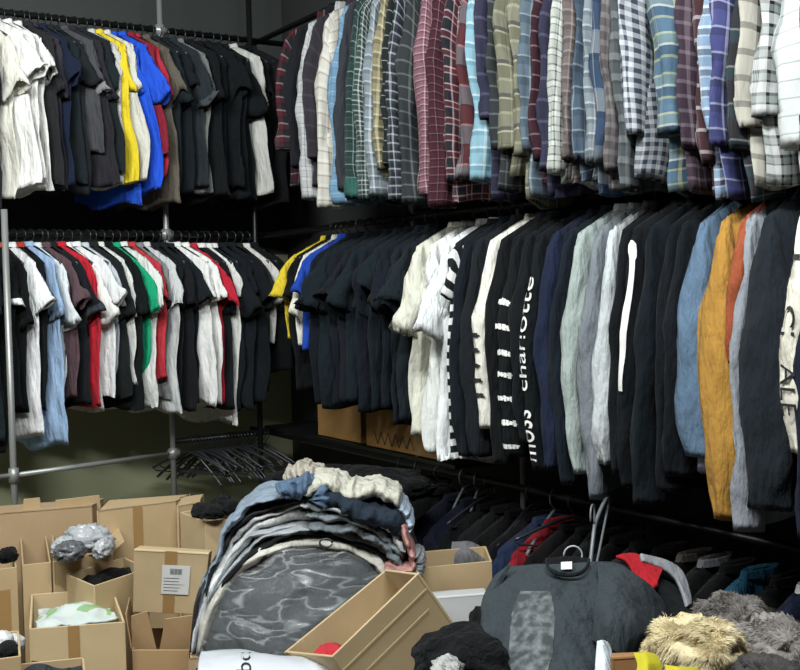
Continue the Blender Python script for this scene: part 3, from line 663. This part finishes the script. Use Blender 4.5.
q = zq([(190, 690), (402, 672), (396, 655), (196, 668)], .47)
carton('carton under the white mailing bag', q, down(q, .465), closed=True, mat=CBD)
q = [P(188, 655, 3.2), P(425, 648, 3.2), P(425, 618, 3.8), P(195, 622, 3.8)]
carton('wide carton carrying the clothes heap', [Vector((p.x, p.y, .44)) for p in q], [Vector((p.x, p.y, .005)) for p in q], closed=True, mat=CBD)
q = zq([(500, 700), (740, 690), (735, 640), (520, 648)], .52)
carton('carton under the printed T-shirt and the fur pieces', [Vector((p.x, p.y, .52)) for p in q], [Vector((p.x, p.y, .005)) for p in q], closed=True, mat=CBD)
# cartons on the shelf of the right wall
sy0, sy1 = on_x(455, 470, RX).y, 5.0
sh = tag(G().box((2.55, (sy0+sy1)/2, ZL+.022), (.30, sy1-sy0, .016)).done('shelf_board', BLACKSTEEL, smooth=False), 'black shelf board over the lower right rail behind the dark T-shirts', 'shelf')
def ycart(px0, px1, X, h, label, mat):
    y0, y1 = on_x(px0, 440, X).y, on_x(px1, 455, X).y; z0 = ZL+.031
    b_ = [Vector((X, y0, z0)), Vector((X, y1, z0)), Vector((X+.26, y1, z0)), Vector((X+.26, y0, z0))]
    return carton(label, [p+Vector((0, 0, h)) for p in b_], b_, mat=mat), b_
ycart(318, 362, 2.42, .2, 'plain brown carton on the black shelf behind dark T-shirts', cardboard('94703f'))
zc_, zb = ycart(366, 440, 2.41, .26, 'brown carton with a dark zigzag print on the black shelf', cardboard('94703f'))
def zz(u, v): return zb[0].lerp(zb[1], u)+Vector((-.002, 0, v*.26))-zc_.location
g = G(); N = 11
for i in range(N):
    u0 = .12+i*.05; a_, b_ = (.08, .28) if i % 2 else (.28, .08)
    k = len(g.v); g.v += [zz(u0, a_), zz(u0+.014, a_), zz(u0+.064, b_), zz(u0+.05, b_)]; g.f.append([k, k+1, k+2, k+3])
g.done('zigzag_print', plain('brown_ink', '4a3c2a', .8), zc_, False)
# strip of torn kraft edge peaks: kept as the carton's own open rim

# ---------------------------------------------------------------- soft things
def cat(a, b, c, d, t): return .5*((2*b)+(c-a)*t+(2*a-5*b+4*c-d)*t*t+(3*b-a-3*c+d)*t**3)
def curve(pts, n):
    pts = [Vector(p) for p in pts]; m = len(pts)-1; out = []
    for i in range(n):
        t = i/(n-1)*m; k = min(int(t), m-1); f = t-k
        out.append(cat(pts[max(k-1, 0)], pts[k], pts[k+1], pts[min(k+2, m)], f))
    return out
def patch(name, rows, mat, nu=40, nv=30, amp=.008, sc=9, seed=0, th=.006, parent=None, ridg=0, stretch=(1, 1, 1), off=0, ret=False):
    """cloth surface through a grid of control points (world), with folds and thickness"""
    rr = [curve(r, nu) for r in rows]; cols = [curve([r[i] for r in rr], nv) for i in range(nu)]
    grid = [[cols[i][j] for i in range(nu)] for j in range(nv)]
    out = []
    for j in range(nv):
        for i in range(nu):
            du = grid[j][min(i+1, nu-1)]-grid[j][max(i-1, 0)]; dv = grid[min(j+1, nv-1)][i]-grid[max(j-1, 0)][i]
            n = du.cross(dv)
            n = n.normalized() if n.length > 1e-9 else Vector((0, 0, 1))
            if n.dot(-FWD + Vector((0, 0, .6))) < 0: n = -n
            p = grid[j][i]; q = Vector((p.x*stretch[0], p.y*stretch[1], p.z*stretch[2]))*sc + Vector((seed*3.1, seed, 0))
            h = noise.noise(q)*.7+noise.noise(q*2.2)*.3
            if ridg: h = h*(1-ridg) + ridg*(.5-abs(noise.noise(q*.9+Vector((5, 5, 5)))*2)**.7)
            out.append(p+n*(h*amp+off))
    if ret: return out
    org = parent.location if parent else sum(out, Vector())/len(out)
    fs = [[j*nu+i, j*nu+i+1, (j+1)*nu+i+1, (j+1)*nu+i] for j in range(nv-1) for i in range(nu-1)]
    k_ = (nv//2)*nu+nu//2
    if (out[k_+1]-out[k_]).cross(out[k_+nu]-out[k_]).dot(Vector((0, 0, .6))-FWD) < 0: fs = [f[::-1] for f in fs]
    uv = [(i/nu, j/nv) for j in range(nv) for i in range(nu)]
    o = mesh(name, [p-org for p in out], fs, mat, parent, True, uv)
    if not parent: o.location = org
    if th:
        s_ = o.modifiers.new('thickness', 'SOLIDIFY'); s_.thickness = th; s_.offset = -1
    return o
def blob(name, c, rad, mat, seed=0, amp=.25, sc=2.2, nu=40, nv=26, parent=None, ridg=.25, fur=0, furlen=.03, flat=True, frame=None):
    c = Vector(c); vs = []; ex, ey, ez = frame or (RT, Vector((FWD.x, FWD.y, 0)).normalized(), Vector((0, 0, 1)))
    def pt(a, b_):
        d = Vector((math.cos(a)*math.sin(b_), math.sin(a)*math.sin(b_), math.cos(b_)))
        q = d*sc+Vector((seed*2.7, seed*1.3, seed)); h = noise.noise(q)*.6+noise.noise(q*2.3)*.25
        h = h*(1-ridg)+ridg*(.45-abs(noise.noise(q*1.4))*2.2)
        h += .12*noise.noise(q*4.5); k = 1+amp*h; z = d.z*rad[2]*k
        if flat and z < -rad[2]*.55: z = -rad[2]*.55
        return ex*(d.x*rad[0]*k)+ey*(d.y*rad[1]*k)+ez*z
    for j in range(nv+1):
        for i in range(nu): vs.append(pt(2*math.pi*i/nu, math.pi*j/nv))
    fs = [[j*nu+i, j*nu+(i+1) % nu, (j+1)*nu+(i+1) % nu, (j+1)*nu+i] for j in range(nv) for i in range(nu)]
    o = mesh(name, [v + (c-parent.location if parent else Vector()) for v in vs], fs, mat, parent)
    if not parent: o.location = c
    if fur:
        R = random.Random(seed+5); g = G()
        for k in range(fur):
            a, b_ = R.uniform(0, 6.283), math.acos(R.uniform(-.6, 1)); p = pt(a, b_); n = p.normalized()
            fl = Vector((noise.noise(p*14+Vector((seed, 0, 0))), noise.noise(p*14+Vector((0, 7, 0))), noise.noise(p*14+Vector((0, 0, 9)))-.35))*1.7
            dr = (n*.75+fl+Vector((R.uniform(-.25, .25), R.uniform(-.25, .25), R.uniform(-.25, .25)))).normalized(); L = furlen*R.uniform(.6, 1.25)
            sd = dr.cross(n); sd = sd.normalized()*.0008 if sd.length > 1e-3 else Vector((.0008, 0, 0))
            e = p+dr*L*.55; f = e+(dr+Vector((0, 0, -.5))).normalized()*L*.45; b0 = len(g.v)
            g.v += [p-sd, p+sd, e+sd*.8, e-sd*.8, f]; g.f += [[b0, b0+1, b0+2, b0+3], [b0+3, b0+2, b0+4]]
        g.done('fur', mat, o)
    return o
def slab_arch(name, path, depth, th, mat, label, category, group=None, seed=0, amp=.012, back=None, nr=26, ns=64, roll=1):
    """a folded garment draped over the heap: a thick soft slab following an arch, seen end-on"""
    pts = curve(path, ns); fy = Vector((FWD.x, FWD.y, 0)).normalized(); rings = []
    for i, p in enumerate(pts):
        t = (pts[min(i+1, ns-1)]-pts[max(i-1, 0)]).normalized(); n = fy.cross(t); n.normalize()
        if n.z < 0 and abs(t.z) < .95: n = -n
        if i and n.dot(pn) < 0: n = -n
        pn = n; en = min(1, min(i, ns-1-i)/4)**.5*.9+.1
        r = []
        for k in range(nr):
            a = 2*math.pi*k/nr; ca, sa = math.cos(a), math.sin(a)
            y = depth/2*(1-(abs(ca)**.55)*(1 if ca > 0 else -1))+(.0)
            q = Vector((i*.11+seed*4, k*.35, seed)); h = noise.noise(q)*.7+noise.noise(q*2.1)*.4
            fo = noise.noise(Vector((i*.13, seed*7.3, 0)))*.03
            z = th/2*sa*en*(1+.5*h)+noise.noise(Vector((i*.17, seed*2.2, y*6)))*amp + noise.noise(Vector((i*.5, seed*2.2, y*3)))*amp*.35
            r.append(p+fy*(y+fo+h*amp)+n*z)
        rings.append(r)
    org = sum(pts, Vector())/ns; g = G(); g.loft([[v-org for v in r] for r in rings])
    o = g.done(name, mat); o.location = org
    return tag(o, label, category, group)

# the heap of folded garments beside the tilted carton
OUT = [(192, 655), (201, 595), (222, 540), (243, 512), (292, 495), (348, 500), (390, 512), (410, 540), (414, 572)]
INN = [(199, 655), (216, 604), (243, 570), (276, 554), (318, 548), (352, 556), (378, 572), (394, 590), (402, 606)]
def arch(t, d=3.22, a=0, b=9, dy=0):
    w_ = lambda k: 5.5*noise.noise(Vector((k*.55, t*6.1, 1.7)))*(1 if 0 < k < 8 else .3)
    return [P(lerp(o_[0], i_[0], t)+w_(k+20), lerp(o_[1], i_[1], t)+dy+w_(k), d-.03*noise.noise(Vector((k*.6, t*9, 4)))) for k, (o_, i_) in list(enumerate(zip(OUT, INN)))[a:b]]
HG = 'garments folded in the heap beside the tilted carton'
heap = [
 (.0, '7d8b99', 'pale denim garment draped outermost on the left of the clothes heap', 0, 5, .028), (.08, '222b36', 'dark navy garment folded near the top of the heap', 1, 9, .024), (.17, '3d3c3e', 'charcoal taupe garment folded beneath the denim', 0, 9, .022),
 (.27, 'cdd0d0', 'soft white garment folded across the heap below the blue one', 0, 8, .036), (.36, '1d2423', 'dark green black layer between white layers of the heap', 1, 9, .012), (.45, 'd8dad8', 'white garment with curled edge in the middle of the heap', 0, 8, .042),
 (.56, 'b0b6ba', 'light grey garment under the white curled one', 0, 9, .030), (.67, 'a1a7ab', 'fuzzy grey garment in the lower layers of the heap', 0, 9, .028), (.78, '15181a', 'black layer just above the fleece', 0, 9, .02), (.90, 'bdbbb2', 'grey cream fleece edging the plastic-covered bundle', 0, 9, .048)]
for i, (t, c, lab, a, b, th) in enumerate(heap):
    slab_arch('folded_garment', arch(t, 3.20+.008*i if i < 5 else 3.22-.01*(i-5), a, b), .34, th*(.85+.3*(i % 3)/2), C(c), lab, 'folded garment', HG, i+1, .016)
slab_arch('folded_garment', [P(x, y, 3.15) for x, y in [(302, 493), (318, 485), (335, 488), (352, 496), (370, 493), (388, 497), (401, 503)]], .22, .05, C('b5b3a6'), 'cream garment bunched on top right of the heap', 'folded garment', HG, 21, .012)
slab_arch('folded_garment', [P(x, y, 3.12) for x, y in [(322, 505), (338, 504), (352, 511), (370, 518), (392, 525), (404, 534)]], .24, .062, C('273341'), 'navy blue garment rolled over the top right of the heap', 'folded garment', HG, 22, .012)
slab_arch('folded_garment', [P(x, y, 3.16) for x, y in [(392, 498), (400, 506), (408, 520), (411, 532)]], .2, .03, C('a9b8c8'), 'pale blue cuff poking out right of the cream garment', 'folded garment', HG, 23, .006)
slab_arch('folded_garment', [P(x, y, 3.12) for x, y in [(402, 527), (408, 545), (413, 560), (412, 570), (398, 573), (384, 572)]], .16, .022, C('b0827c'), 'salmon pink garment edge hanging down right of the heap', 'folded garment', HG, 24, .004)
slab_arch('folded_garment', [P(x, y, 3.13) for x, y in [(416, 556), (420, 566), (416, 576)]], .15, .035, C('85888c'), 'small grey fuzzy tuft beside the pink edge', 'folded garment', HG, 25, .006)
slab_arch('folded_garment', [P(x, y, 3.14) for x, y in [(281, 497), (290, 490), (303, 489), (316, 492), (320, 500), (318, 507)]], .10, .06, C('4d6279'), 'steel blue cloth knotted at the top of the heap', 'folded garment', HG, 26, .02)
slab_arch('folded_garment', [P(x, y, 3.24) for x, y in [(284, 482), (296, 476), (310, 476), (322, 484)]], .2, .04, C('a39c90'), 'beige crumpled cloth behind the blue knot', 'folded garment', HG, 27, .012)
for j, (t, c, lab) in enumerate([(.30, 'aab0b2', 'pale grey folded sleeve on the right of the heap'), (.48, '7f898d', 'mid grey folded sleeve on the right of the heap'), (.62, '6c7479', 'darker grey folded sleeve low on the right of the heap')]):
    slab_arch('folded_garment', arch(t, 3.16, 4, 8, -3), .3, .034, C(c), lab, 'folded garment', HG, 31+j, .012)

# bundle under clear plastic
ctr = P(290, 640, 2.98)
def dome(d_edge, d_mid, shrink=1.0, yo=0):
    edge = [(198, 668), (199, 650), (212, 610), (242, 571), (278, 553), (318, 548), (352, 556), (378, 574), (386, 600), (368, 636), (345, 668)]
    rows = []
    for k, f in enumerate((1, .82, .55, .25, .02)):
        rows.append([P(lerp(280, x, f*shrink), lerp(668, y, f*shrink), lerp(d_mid, d_edge, f**2.2)) for x, y in edge])
    return rows
o = patch('wrapped_bundle', dome(3.22, 3.12), C('3a4044'), 60, 40, .030, 9, 3, .01, None, .5)
tag(o, 'grey bundle of clothes wrapped under clear plastic at the heap foot', 'clothes bundle')
FILM, nt, b = newmat('clear_plastic_film')
tc = nd(nt, 'ShaderNodeTexCoord'); mp = nd(nt, 'ShaderNodeMapping'); mp.inputs['Scale'].default_value = (3, 8, 19); mp.inputs['Rotation'].default_value = (.1, .75, .2)
n1 = nd(nt, 'ShaderNodeTexNoise'); n1.inputs['Scale'].default_value = 1; n1.inputs['Detail'].default_value = 2; n1.inputs['Distortion'].default_value = .5
ab = nd(nt, 'ShaderNodeMath', operation='SUBTRACT'); ab.inputs[1].default_value = .5; ab2 = nd(nt, 'ShaderNodeMath', operation='ABSOLUTE')
mr = nd(nt, 'ShaderNodeMapRange'); mr.inputs[1].default_value = 0; mr.inputs[2].default_value = .035; mr.inputs[3].default_value = .30; mr.inputs[4].default_value = .08  # streaky highlights on the wrinkles painted in as denser alpha lines
nt.links.new(tc.outputs['Object'], mp.inputs[0]); nt.links.new(mp.outputs[0], n1.inputs['Vector']); nt.links.new(n1.outputs[0], ab.inputs[0]); nt.links.new(ab.outputs[0], ab2.inputs[0]); nt.links.new(ab2.outputs[0], mr.inputs[0])
nt.links.new(mr.outputs[0], b.inputs['Alpha']); b.inputs['Base Color'].default_value = (.75, .8, .82, 1); b.inputs['Roughness'].default_value = .22; b.inputs['Specular IOR Level'].default_value = .9
bp = nd(nt, 'ShaderNodeBump'); bp.inputs['Strength'].default_value = .8; bp.inputs['Distance'].default_value = .02; nt.links.new(ab2.outputs[0], bp.inputs['Height']); nt.links.new(bp.outputs[0], b.inputs['Normal'])
fo = patch('plastic_film', dome(3.19, 3.09, 1.01), FILM, 70, 50, .022, 10, 8, 0, o, .7)
fo['label'] = 'clear wrinkled plastic film'
g = G(); c0 = P(326, 543, 3.1)-o.location; g.tube([c0+RT*.014*math.cos(a)*1.3+Vector((0, 0, .012*math.sin(a))) for a in [k*.5 for k in range(13)]], .003, 6)
g.done('tied_loop', plain('dark_tie', '2a2c2e', .5), o)['label'] = 'dark tied loop closing the bag'

# white mailing bag with its printed letters
WB = plain('white_mailer_plastic', 'c3c8ce', .3, 0, 9, .8)
rows = [[P(203, 652, 3.02), P(240, 649, 3.02), P(285, 655, 3.02), P(330, 656, 3.02), P(372, 653, 3.02)],
        [P(199, 658, 2.9), P(240, 654, 2.88), P(285, 659, 2.88), P(330, 660, 2.88), P(362, 664, 2.9)],
        [P(198, 672, 2.82), P(240, 670, 2.8), P(285, 674, 2.8), P(330, 675, 2.8), P(360, 678, 2.82)],
        [P(198, 700, 2.78), P(240, 700, 2.76), P(285, 702, 2.76), P(330, 702, 2.76), P(358, 702, 2.78)]]
mb = tag(patch('mailing_bag', rows, WB, 50, 26, .010, 8, 6, .008), 'white plastic mailing bag with black letters in front of the clothes heap', 'plastic bag')
vs, fs = text_mesh('bc'); x1 = max(v.x for v in vs); y1 = max(v.y for v in vs)
W = [P(251-15*(v.y/y1), 673-21*(v.x/x1), 2.775) for v in vs]
mo = mesh('printed_letters', [p-mb.location for p in W], fs, plain('black_print', '15171a', .7), mb, False)
from mathutils.bvhtree import BVHTree
_pts = [mb.location+v.co for v in mb.data.vertices]; bv = BVHTree.FromPolygons(_pts, [list(p.vertices) for p in mb.data.polygons])
for v in mo.data.vertices:
    w_ = v.co+mb.location; dr = (w_-CAM).normalized(); hit = bv.ray_cast(CAM, dr)
    if hit[0]: v.co = hit[0]-dr*.003-mb.location
mo['label'] = 'bold black letters'

# red cloth inside the tilted carton
tag(blob('red_cloth', P(332, 655, 2.95), (.045, .05, .03), C('b02f38'), 3), 'scrap of red cloth at the mouth of the tilted carton', 'cloth')

# printed T-shirt laid on the heap, on its hanger
TS = C('3b4347', .45)
def dd(y): return lerp(2.78, 2.45, (y-560)/130)
rows = []
for y, xs in ((562, (508, 535, 567, 598, 628)), (575, (496, 530, 566, 602, 636)), (598, (484, 524, 562, 602, 634)), (630, (481, 520, 558, 596, 616)), (662, (478, 517, 556, 592, 606)), (700, (476, 516, 554, 590, 602))):
    rows.append([P(x, y + (3 if k in (0, 4) and y < 570 else 0), dd(y)+(.10, .01, -.015, .01, .09)[k]) for k, x in enumerate(xs)])
ts = tag(patch('printed_t_shirt', rows, TS, 60, 46, .016, 7, 4, .012, None, .4), 'dark grey printed T-shirt laid out flat over the clothes, front right', 't-shirt')
sl = [[P(598, 562, 2.74), P(622, 566, 2.73), P(645, 580, 2.73), P(664, 603, 2.75), P(672, 622, 2.79)],
      [P(597, 585, 2.67), P(616, 588, 2.63), P(636, 600, 2.63), P(655, 618, 2.66), P(665, 632, 2.71)],
      [P(594, 612, 2.60), P(610, 615, 2.55), P(630, 625, 2.55), P(648, 638, 2.59), P(658, 645, 2.65)],
      [P(592, 640, 2.57), P(605, 648, 2.53), P(622, 654, 2.53), P(636, 656, 2.57), P(648, 654, 2.63)]]
patch('sleeve', sl, TS, 40, 34, .012, 8, 6, .012, ts, .3)
sl = [[P(512, 563, 2.80), P(505, 567, 2.80), P(495, 575, 2.82)], [P(500, 590, 2.78), P(490, 592, 2.78), P(482, 600, 2.82)], [P(494, 625, 2.72), P(484, 632, 2.74), P(479, 640, 2.8)]]
patch('sleeve', sl, TS, 20, 20, .01, 8, 9, .01, ts, .3)
nk = [P(x, y, dd(y)-.035) for x, y in ((547, 559), (548, 567), (556, 573), (568, 575), (580, 573), (587, 567), (589, 559))]
G().tube([p-ts.location for p in curve(nk, 24)], .006, 8, .5).done('neckband', C('262b2e'), ts)
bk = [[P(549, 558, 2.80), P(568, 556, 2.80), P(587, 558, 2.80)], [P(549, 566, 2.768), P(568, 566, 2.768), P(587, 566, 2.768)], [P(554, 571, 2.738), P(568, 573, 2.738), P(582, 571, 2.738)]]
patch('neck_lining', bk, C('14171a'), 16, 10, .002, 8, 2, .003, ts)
tq = [P(561, 562, 2.752), P(572, 561.5, 2.752), P(572, 569, 2.73), P(561, 569.5, 2.73)]
G().slab([p-ts.location for p in tq], .001, FWD).done('care_tag', plain('tag_white', 'd0d2d0', .6), ts, False)
# faded print: a plain mottled grey rectangle of worn ink
PRM, nt, b = newmat('worn_grey_print')
tc = nd(nt, 'ShaderNodeTexCoord'); n1 = nd(nt, 'ShaderNodeTexNoise'); n1.inputs['Scale'].default_value = 42; n1.inputs['Detail'].default_value = 3; nt.links.new(tc.outputs['Object'], n1.inputs['Vector'])
cr = nd(nt, 'ShaderNodeValToRGB'); cr.color_ramp.elements[0].position = .4; cr.color_ramp.elements[0].color = lin('343a3d'); cr.color_ramp.elements[1].position = .75; cr.color_ramp.elements[1].color = lin('757b7d')
nt.links.new(n1.outputs[0], cr.inputs[0]); nt.links.new(cr.outputs[0], b.inputs['Base Color']); b.inputs['Roughness'].default_value = .8
_pts = [ts.location+v.co for v in ts.data.vertices]; bvt = BVHTree.FromPolygons(_pts, [list(p.vertices) for p in ts.data.polygons])
g = G(); nu, nv = 14, 20
for j in range(nv):
    for i in range(nu):
        u, v = i/(nu-1)*2-1, j/(nv-1); wd = 22*(1-.35*abs(2*v-1)**3)*(1+.08*noise.noise(Vector((j*.7, (u > 0)*5, 0))))
        dr = (P(532+u*wd-6*(v-.5), 591+v*88, 1)-CAM).normalized(); h = bvt.ray_cast(CAM, dr)
        g.v.append((h[0] if h[0] else P(532, 640, 2.6))-dr*.0025-ts.location)
g.f = [[j*nu+i, j*nu+i+1, (j+1)*nu+i+1, (j+1)*nu+i] for j in range(nv-1) for i in range(nu-1)]
g.done('faded_print', PRM, ts)['label'] = 'faded mottled grey print'
hh = hanger((0, 0, 0), (0, 0, 0), 'white plastic hanger inside the neck of the printed T-shirt', None, hanger_me, plain('white_hanger', 'a9adaf', .35))
ml = Matrix((RT, FWD, UP)).transposed().to_4x4(); ml.translation = P(573, 552, 2.81); hh.matrix_world = ml @ Matrix.Scale(.9, 4)
hh2 = hanger((0, 0, 0), (0, 0, 0), 'loose grey hanger standing up behind the printed T-shirt', None, hanger_me, GREYHANGER)
ml = Matrix((RT, FWD, UP)).transposed().to_4x4() @ Matrix.Rotation(math.radians(68), 4, 'Z') @ Matrix.Rotation(math.radians(-40), 4, 'Y'); ml.translation = P(592, 512, 3.0); hh2.matrix_world = ml

# heaps under and around
DK = C('15181b', .9)
def heapb(name, px, py, d, rad, col, seed, label, category, **k):
    o = blob(name, P(px, py, d), rad, C(col, .9) if isinstance(col, str) else col, seed, **k); return tag(o, label, category)
heapb('crumpled_clothes', 462, 662, 2.5, (.11, .12, .07), '121518', 2, 'black crumpled clothes left of the printed T-shirt', 'clothes', amp=.55, sc=1.5, ridg=.1)
heapb('crumpled_clothes', 447, 668, 2.36, (.035, .05, .02), 'a9aba8', 6, 'white scrap in front of the black crumpled clothes', 'cloth', amp=.5)
heapb('crumpled_clothes', 560, 640, 3.0, (.26, .22, .16), '17191b', 8, 'dark heap of clothes behind and under the printed T-shirt', 'clothes', amp=.4)
heapb('crumpled_clothes', 600, 690, 2.75, (.20, .18, .12), '1a1c1e', 9, 'dark clothes underneath the printed T-shirt sleeve', 'clothes', amp=.3)
heapb('crumpled_clothes', 735, 660, 2.65, (.34, .22, .10), '14161a', 10, 'dark bed of clothes under the fur pieces', 'clothes', amp=.4)
heapb('crumpled_clothes', 350, 486, 3.85, (.30, .15, .07), '0f1012', 12, 'dark clothes behind the top of the heap', 'clothes', amp=.35, sc=2.5)
rows = [[P(452, 540, 3.5), P(466, 541, 3.5), P(480, 546, 3.52)], [P(450, 552, 3.46), P(466, 552, 3.44), P(484, 558, 3.48)], [P(450, 566, 3.45), P(468, 568, 3.44), P(488, 570, 3.47)]]
tag(patch('grey_garment', rows, C('66666a'), 24, 20, .02, 9, 15, .01), 'grey cloth bulging above the carton behind the tilted one', 'cloth')
# dark shirt with red lining and pale strap right of the printed T-shirt
rows = [[P(612, 560, 2.86), P(632, 556, 2.9), P(655, 560, 2.92)], [P(625, 578, 2.82), P(648, 575, 2.83), P(676, 582, 2.86)], [P(640, 600, 2.76), P(664, 600, 2.77), P(688, 604, 2.8)], [P(655, 622, 2.7), P(672, 622, 2.72), P(694, 619, 2.76)]]
tag(patch('charcoal_garment', rows, C('23272a', .4), 36, 30, .016, 9, 12, .012, None, .5), 'charcoal garment folded right of the printed T-shirt', 'garment')
rows = [[P(616, 556, 2.84), P(634, 553, 2.86), P(650, 559, 2.86)], [P(628, 562, 2.82), P(645, 562, 2.83), P(662, 567, 2.84)], [P(636, 578, 2.78), P(648, 576, 2.79), P(660, 575, 2.8)], [P(643, 592, 2.73), P(648, 590, 2.74), P(655, 582, 2.76)]]
tag(patch('red_garment', rows, C('a01c26', .3), 26, 24, .008, 9, 14, .01, None, .4), 'red garment folded over the charcoal one', 'garment')
rows = [[P(641, 553, 2.84), P(665, 559, 2.86), P(682, 570, 2.86), P(690, 590, 2.83), P(692, 603, 2.8)], [P(643, 559, 2.82), P(662, 567, 2.83), P(676, 578, 2.83), P(683, 592, 2.81), P(688, 606, 2.78)]]
tag(patch('pale_scarf', rows, C('8f9096', .3), 30, 8, .004, 9, 15, .01), 'pale grey strip of cloth along the edge of the charcoal garment', 'cloth')
# fur pieces
CRF, GRF = plain('cream_fur', 'd8caa2', .8), plain('grey_fur', '8a8480', .8)
o = blob('fur_hat', P(695, 655, 2.2), (.094, .09, .072), CRF, 4, .40, 1.35, ridg=.5, fur=24000, furlen=.016); tag(o, 'cream fur hat in front of the grey fur pieces', 'fur hat')
o = blob('fur_collar', P(733, 622, 2.45), (.085, .09, .06), plain('dark_grey_fur', '6f6a66', .8), 5, .45, 2.4, fur=12000, furlen=.011); tag(o, 'dark grey fur piece behind the cream fur hat', 'fur')
o = blob('fur_collar', P(775, 648, 2.25), (.08, .09, .062), GRF, 7, .45, 2.6, fur=12000, furlen=.010); tag(o, 'pale grey curly fur piece at the lower right corner', 'fur')
o = blob('fur_collar', P(768, 690, 2.1), (.09, .09, .06), plain('charcoal_fur', '3c3a39', .8), 9, .4, 2.4, fur=4000, furlen=.010); tag(o, 'charcoal fur piece at the bottom edge', 'fur')
# yellow sponge-like cloths, card and white cloth
YEL = plain('yellow_felt', 'b3ab1c', .8, 0, 20, .3)
rows = [[P(633, 652, 2.06), P(645, 651, 2.04), P(657, 656, 2.06)], [P(636, 664, 2.0), P(648, 663, 1.98), P(662, 664, 2.02)], [P(634, 680, 1.98), P(650, 680, 1.96), P(664, 676, 2.0)]]
tag(patch('yellow_cloth', rows, YEL, 24, 20, .014, 12, 3, .014), 'yellow cloth left of the black gap, below the cream fur', 'cloth')
rows = [[P(664, 664, 2.03), P(680, 665, 2.0), P(702, 667, 2.03)], [P(666, 680, 1.97), P(680, 680, 1.95), P(700, 680, 1.98)]]
tag(patch('yellow_cloth', rows, YEL, 20, 10, .012, 12, 5, .014), 'second yellow cloth right of the black gap at the bottom edge', 'cloth')
q = [P(611, 657, 2.16), P(640, 655, 2.16), P(640, 652, 2.26), P(612, 653, 2.26)]
carton('small brown box beside the yellow cloth', q, down(q, .14), closed=True, mat=cardboard('a07448'), noun='small_box', cat='box')
rows = [[P(597, 641, 2.33), P(604, 640, 2.33), P(611, 645, 2.35)], [P(596, 655, 2.3), P(604, 655, 2.29), P(613, 660, 2.31)], [P(594, 690, 2.24), P(603, 690, 2.23), P(612, 690, 2.25)]]
tag(patch('white_cloth', rows, C('c9d3da'), 16, 20, .006, 9, 8, .01), 'white cloth hanging between the printed T-shirt and the small box', 'cloth')

# contents of the cartons on the left
def zpatch(name, pts, Z, mat, label, category, amp=.03, seed=1, dome_=.03):
    q = zq(pts, Z); rows = []
    for j in range(5):
        v = j/4; rows.append([q[0].lerp(q[1], i/4).lerp(q[3].lerp(q[2], i/4), v)+Vector((0, 0, dome_*math.sin(math.pi*i/4)*math.sin(math.pi*v))) for i in range(5)])
    return tag(patch(name, rows, mat, 40, 30, amp, 13, seed, .01, None, .5), label, category)
WG, nt, b = newmat('white_green_print')
tc = nd(nt, 'ShaderNodeTexCoord'); n1 = nd(nt, 'ShaderNodeTexNoise'); n1.inputs['Scale'].default_value = 14; n1.inputs['Detail'].default_value = 1; nt.links.new(tc.outputs['Object'], n1.inputs['Vector'])
cr = nd(nt, 'ShaderNodeValToRGB'); cr.color_ramp.interpolation = 'CONSTANT'
for e, (p_, c_) in zip([cr.color_ramp.elements[0], cr.color_ramp.elements[1], cr.color_ramp.elements.new(.6), cr.color_ramp.elements.new(.66)], [(0, 'b9c4c0'), (.44, '58a878'), (.52, 'c0c6c2'), (.58, '86a87a')]): e.position = p_; e.color = lin(c_)
nt.links.new(n1.outputs[0], cr.inputs[0]); nt.links.new(cr.outputs[0], b.inputs['Base Color']); b.inputs['Roughness'].default_value = .6
zpatch('printed_cloth', [(36, 628), (118, 621), (108, 604), (38, 609)], .47, WG, 'white and green printed cloth in the front left carton', 'cloth', .03, 3, .03)
zpatch('dark_clothes', [(0, 700), (86, 690), (82, 664), (8, 670)], .46, C('3a3d44', .9), 'dark clothes in the carton at the bottom left edge', 'clothes', .04, 5)
zpatch('dark_clothes', [(72, 580), (95, 588), (140, 573), (122, 563)], .52, C('1b1b1c', .9), 'black things in the carton left of the labelled one', 'clothes', .04, 7)
for (x, y, d_, col, s_, lab) in ((2, 640, 3.05, 'd4d6d8', 3, 'white shoe-like bundle in the small far left carton'), (14, 643, 3.1, 'c8cacc', 5, 'white bundle with black edge in the small far left carton'), (8, 650, 3.0, '1a1b1d', 7, 'black piece between the white bundles, far left carton')):
    tag(blob('small_bundle', P(x, y, d_), (.03, .035, .025), C(col), s_), lab, 'cloth')
PB = plain('grey_poly_bag', 'a4a7aa', .22, 0, 14, .8)
for i, (x, y, rx, col, lab) in enumerate([(88, 541, .085, PB, 'large crinkled grey plastic bag on the second carton'), (66, 547, .045, PB, 'smaller grey plastic bag left of the large one'), (104, 549, .03, PB, 'small grey plastic bag end right of the large one'), (70, 552, .05, plain('grey_poly_dark', '5e6064', .25, 0, 14, .8), 'dark grey plastic bag at the carton rim')]):
    tag(blob('plastic_bag', P(x, y, 3.85-.05*i), (rx, .07, .055 if i == 0 else .035), col, 30+i, .5, 2.4, ridg=.6), lab, 'plastic bag')
tag(blob('black_camera_strap', P(8, 556, 3.75), (.03, .05, .03), C('101113'), 41, .4), 'black thing poking up beside the near steel post', 'bag')
for i, (x, y, r_, c_) in enumerate([(212, 512, .05, '17191b'), (230, 508, .05, '0f1113'), (200, 511, .03, '1f2224'), (222, 503, .04, '15181c')]):
    tag(blob('black_bundle', P(x, y, 3.97+.05*i), (r_, .06, .03), C(c_, .9), 50+i, .45, 2.4), ['black bundle in the carton left of the heap, front one', 'black bundle nearest the clothes heap', 'small grey black bundle at the carton corner', 'black bundle at the back of the hanger carton'][i], 'clothes')
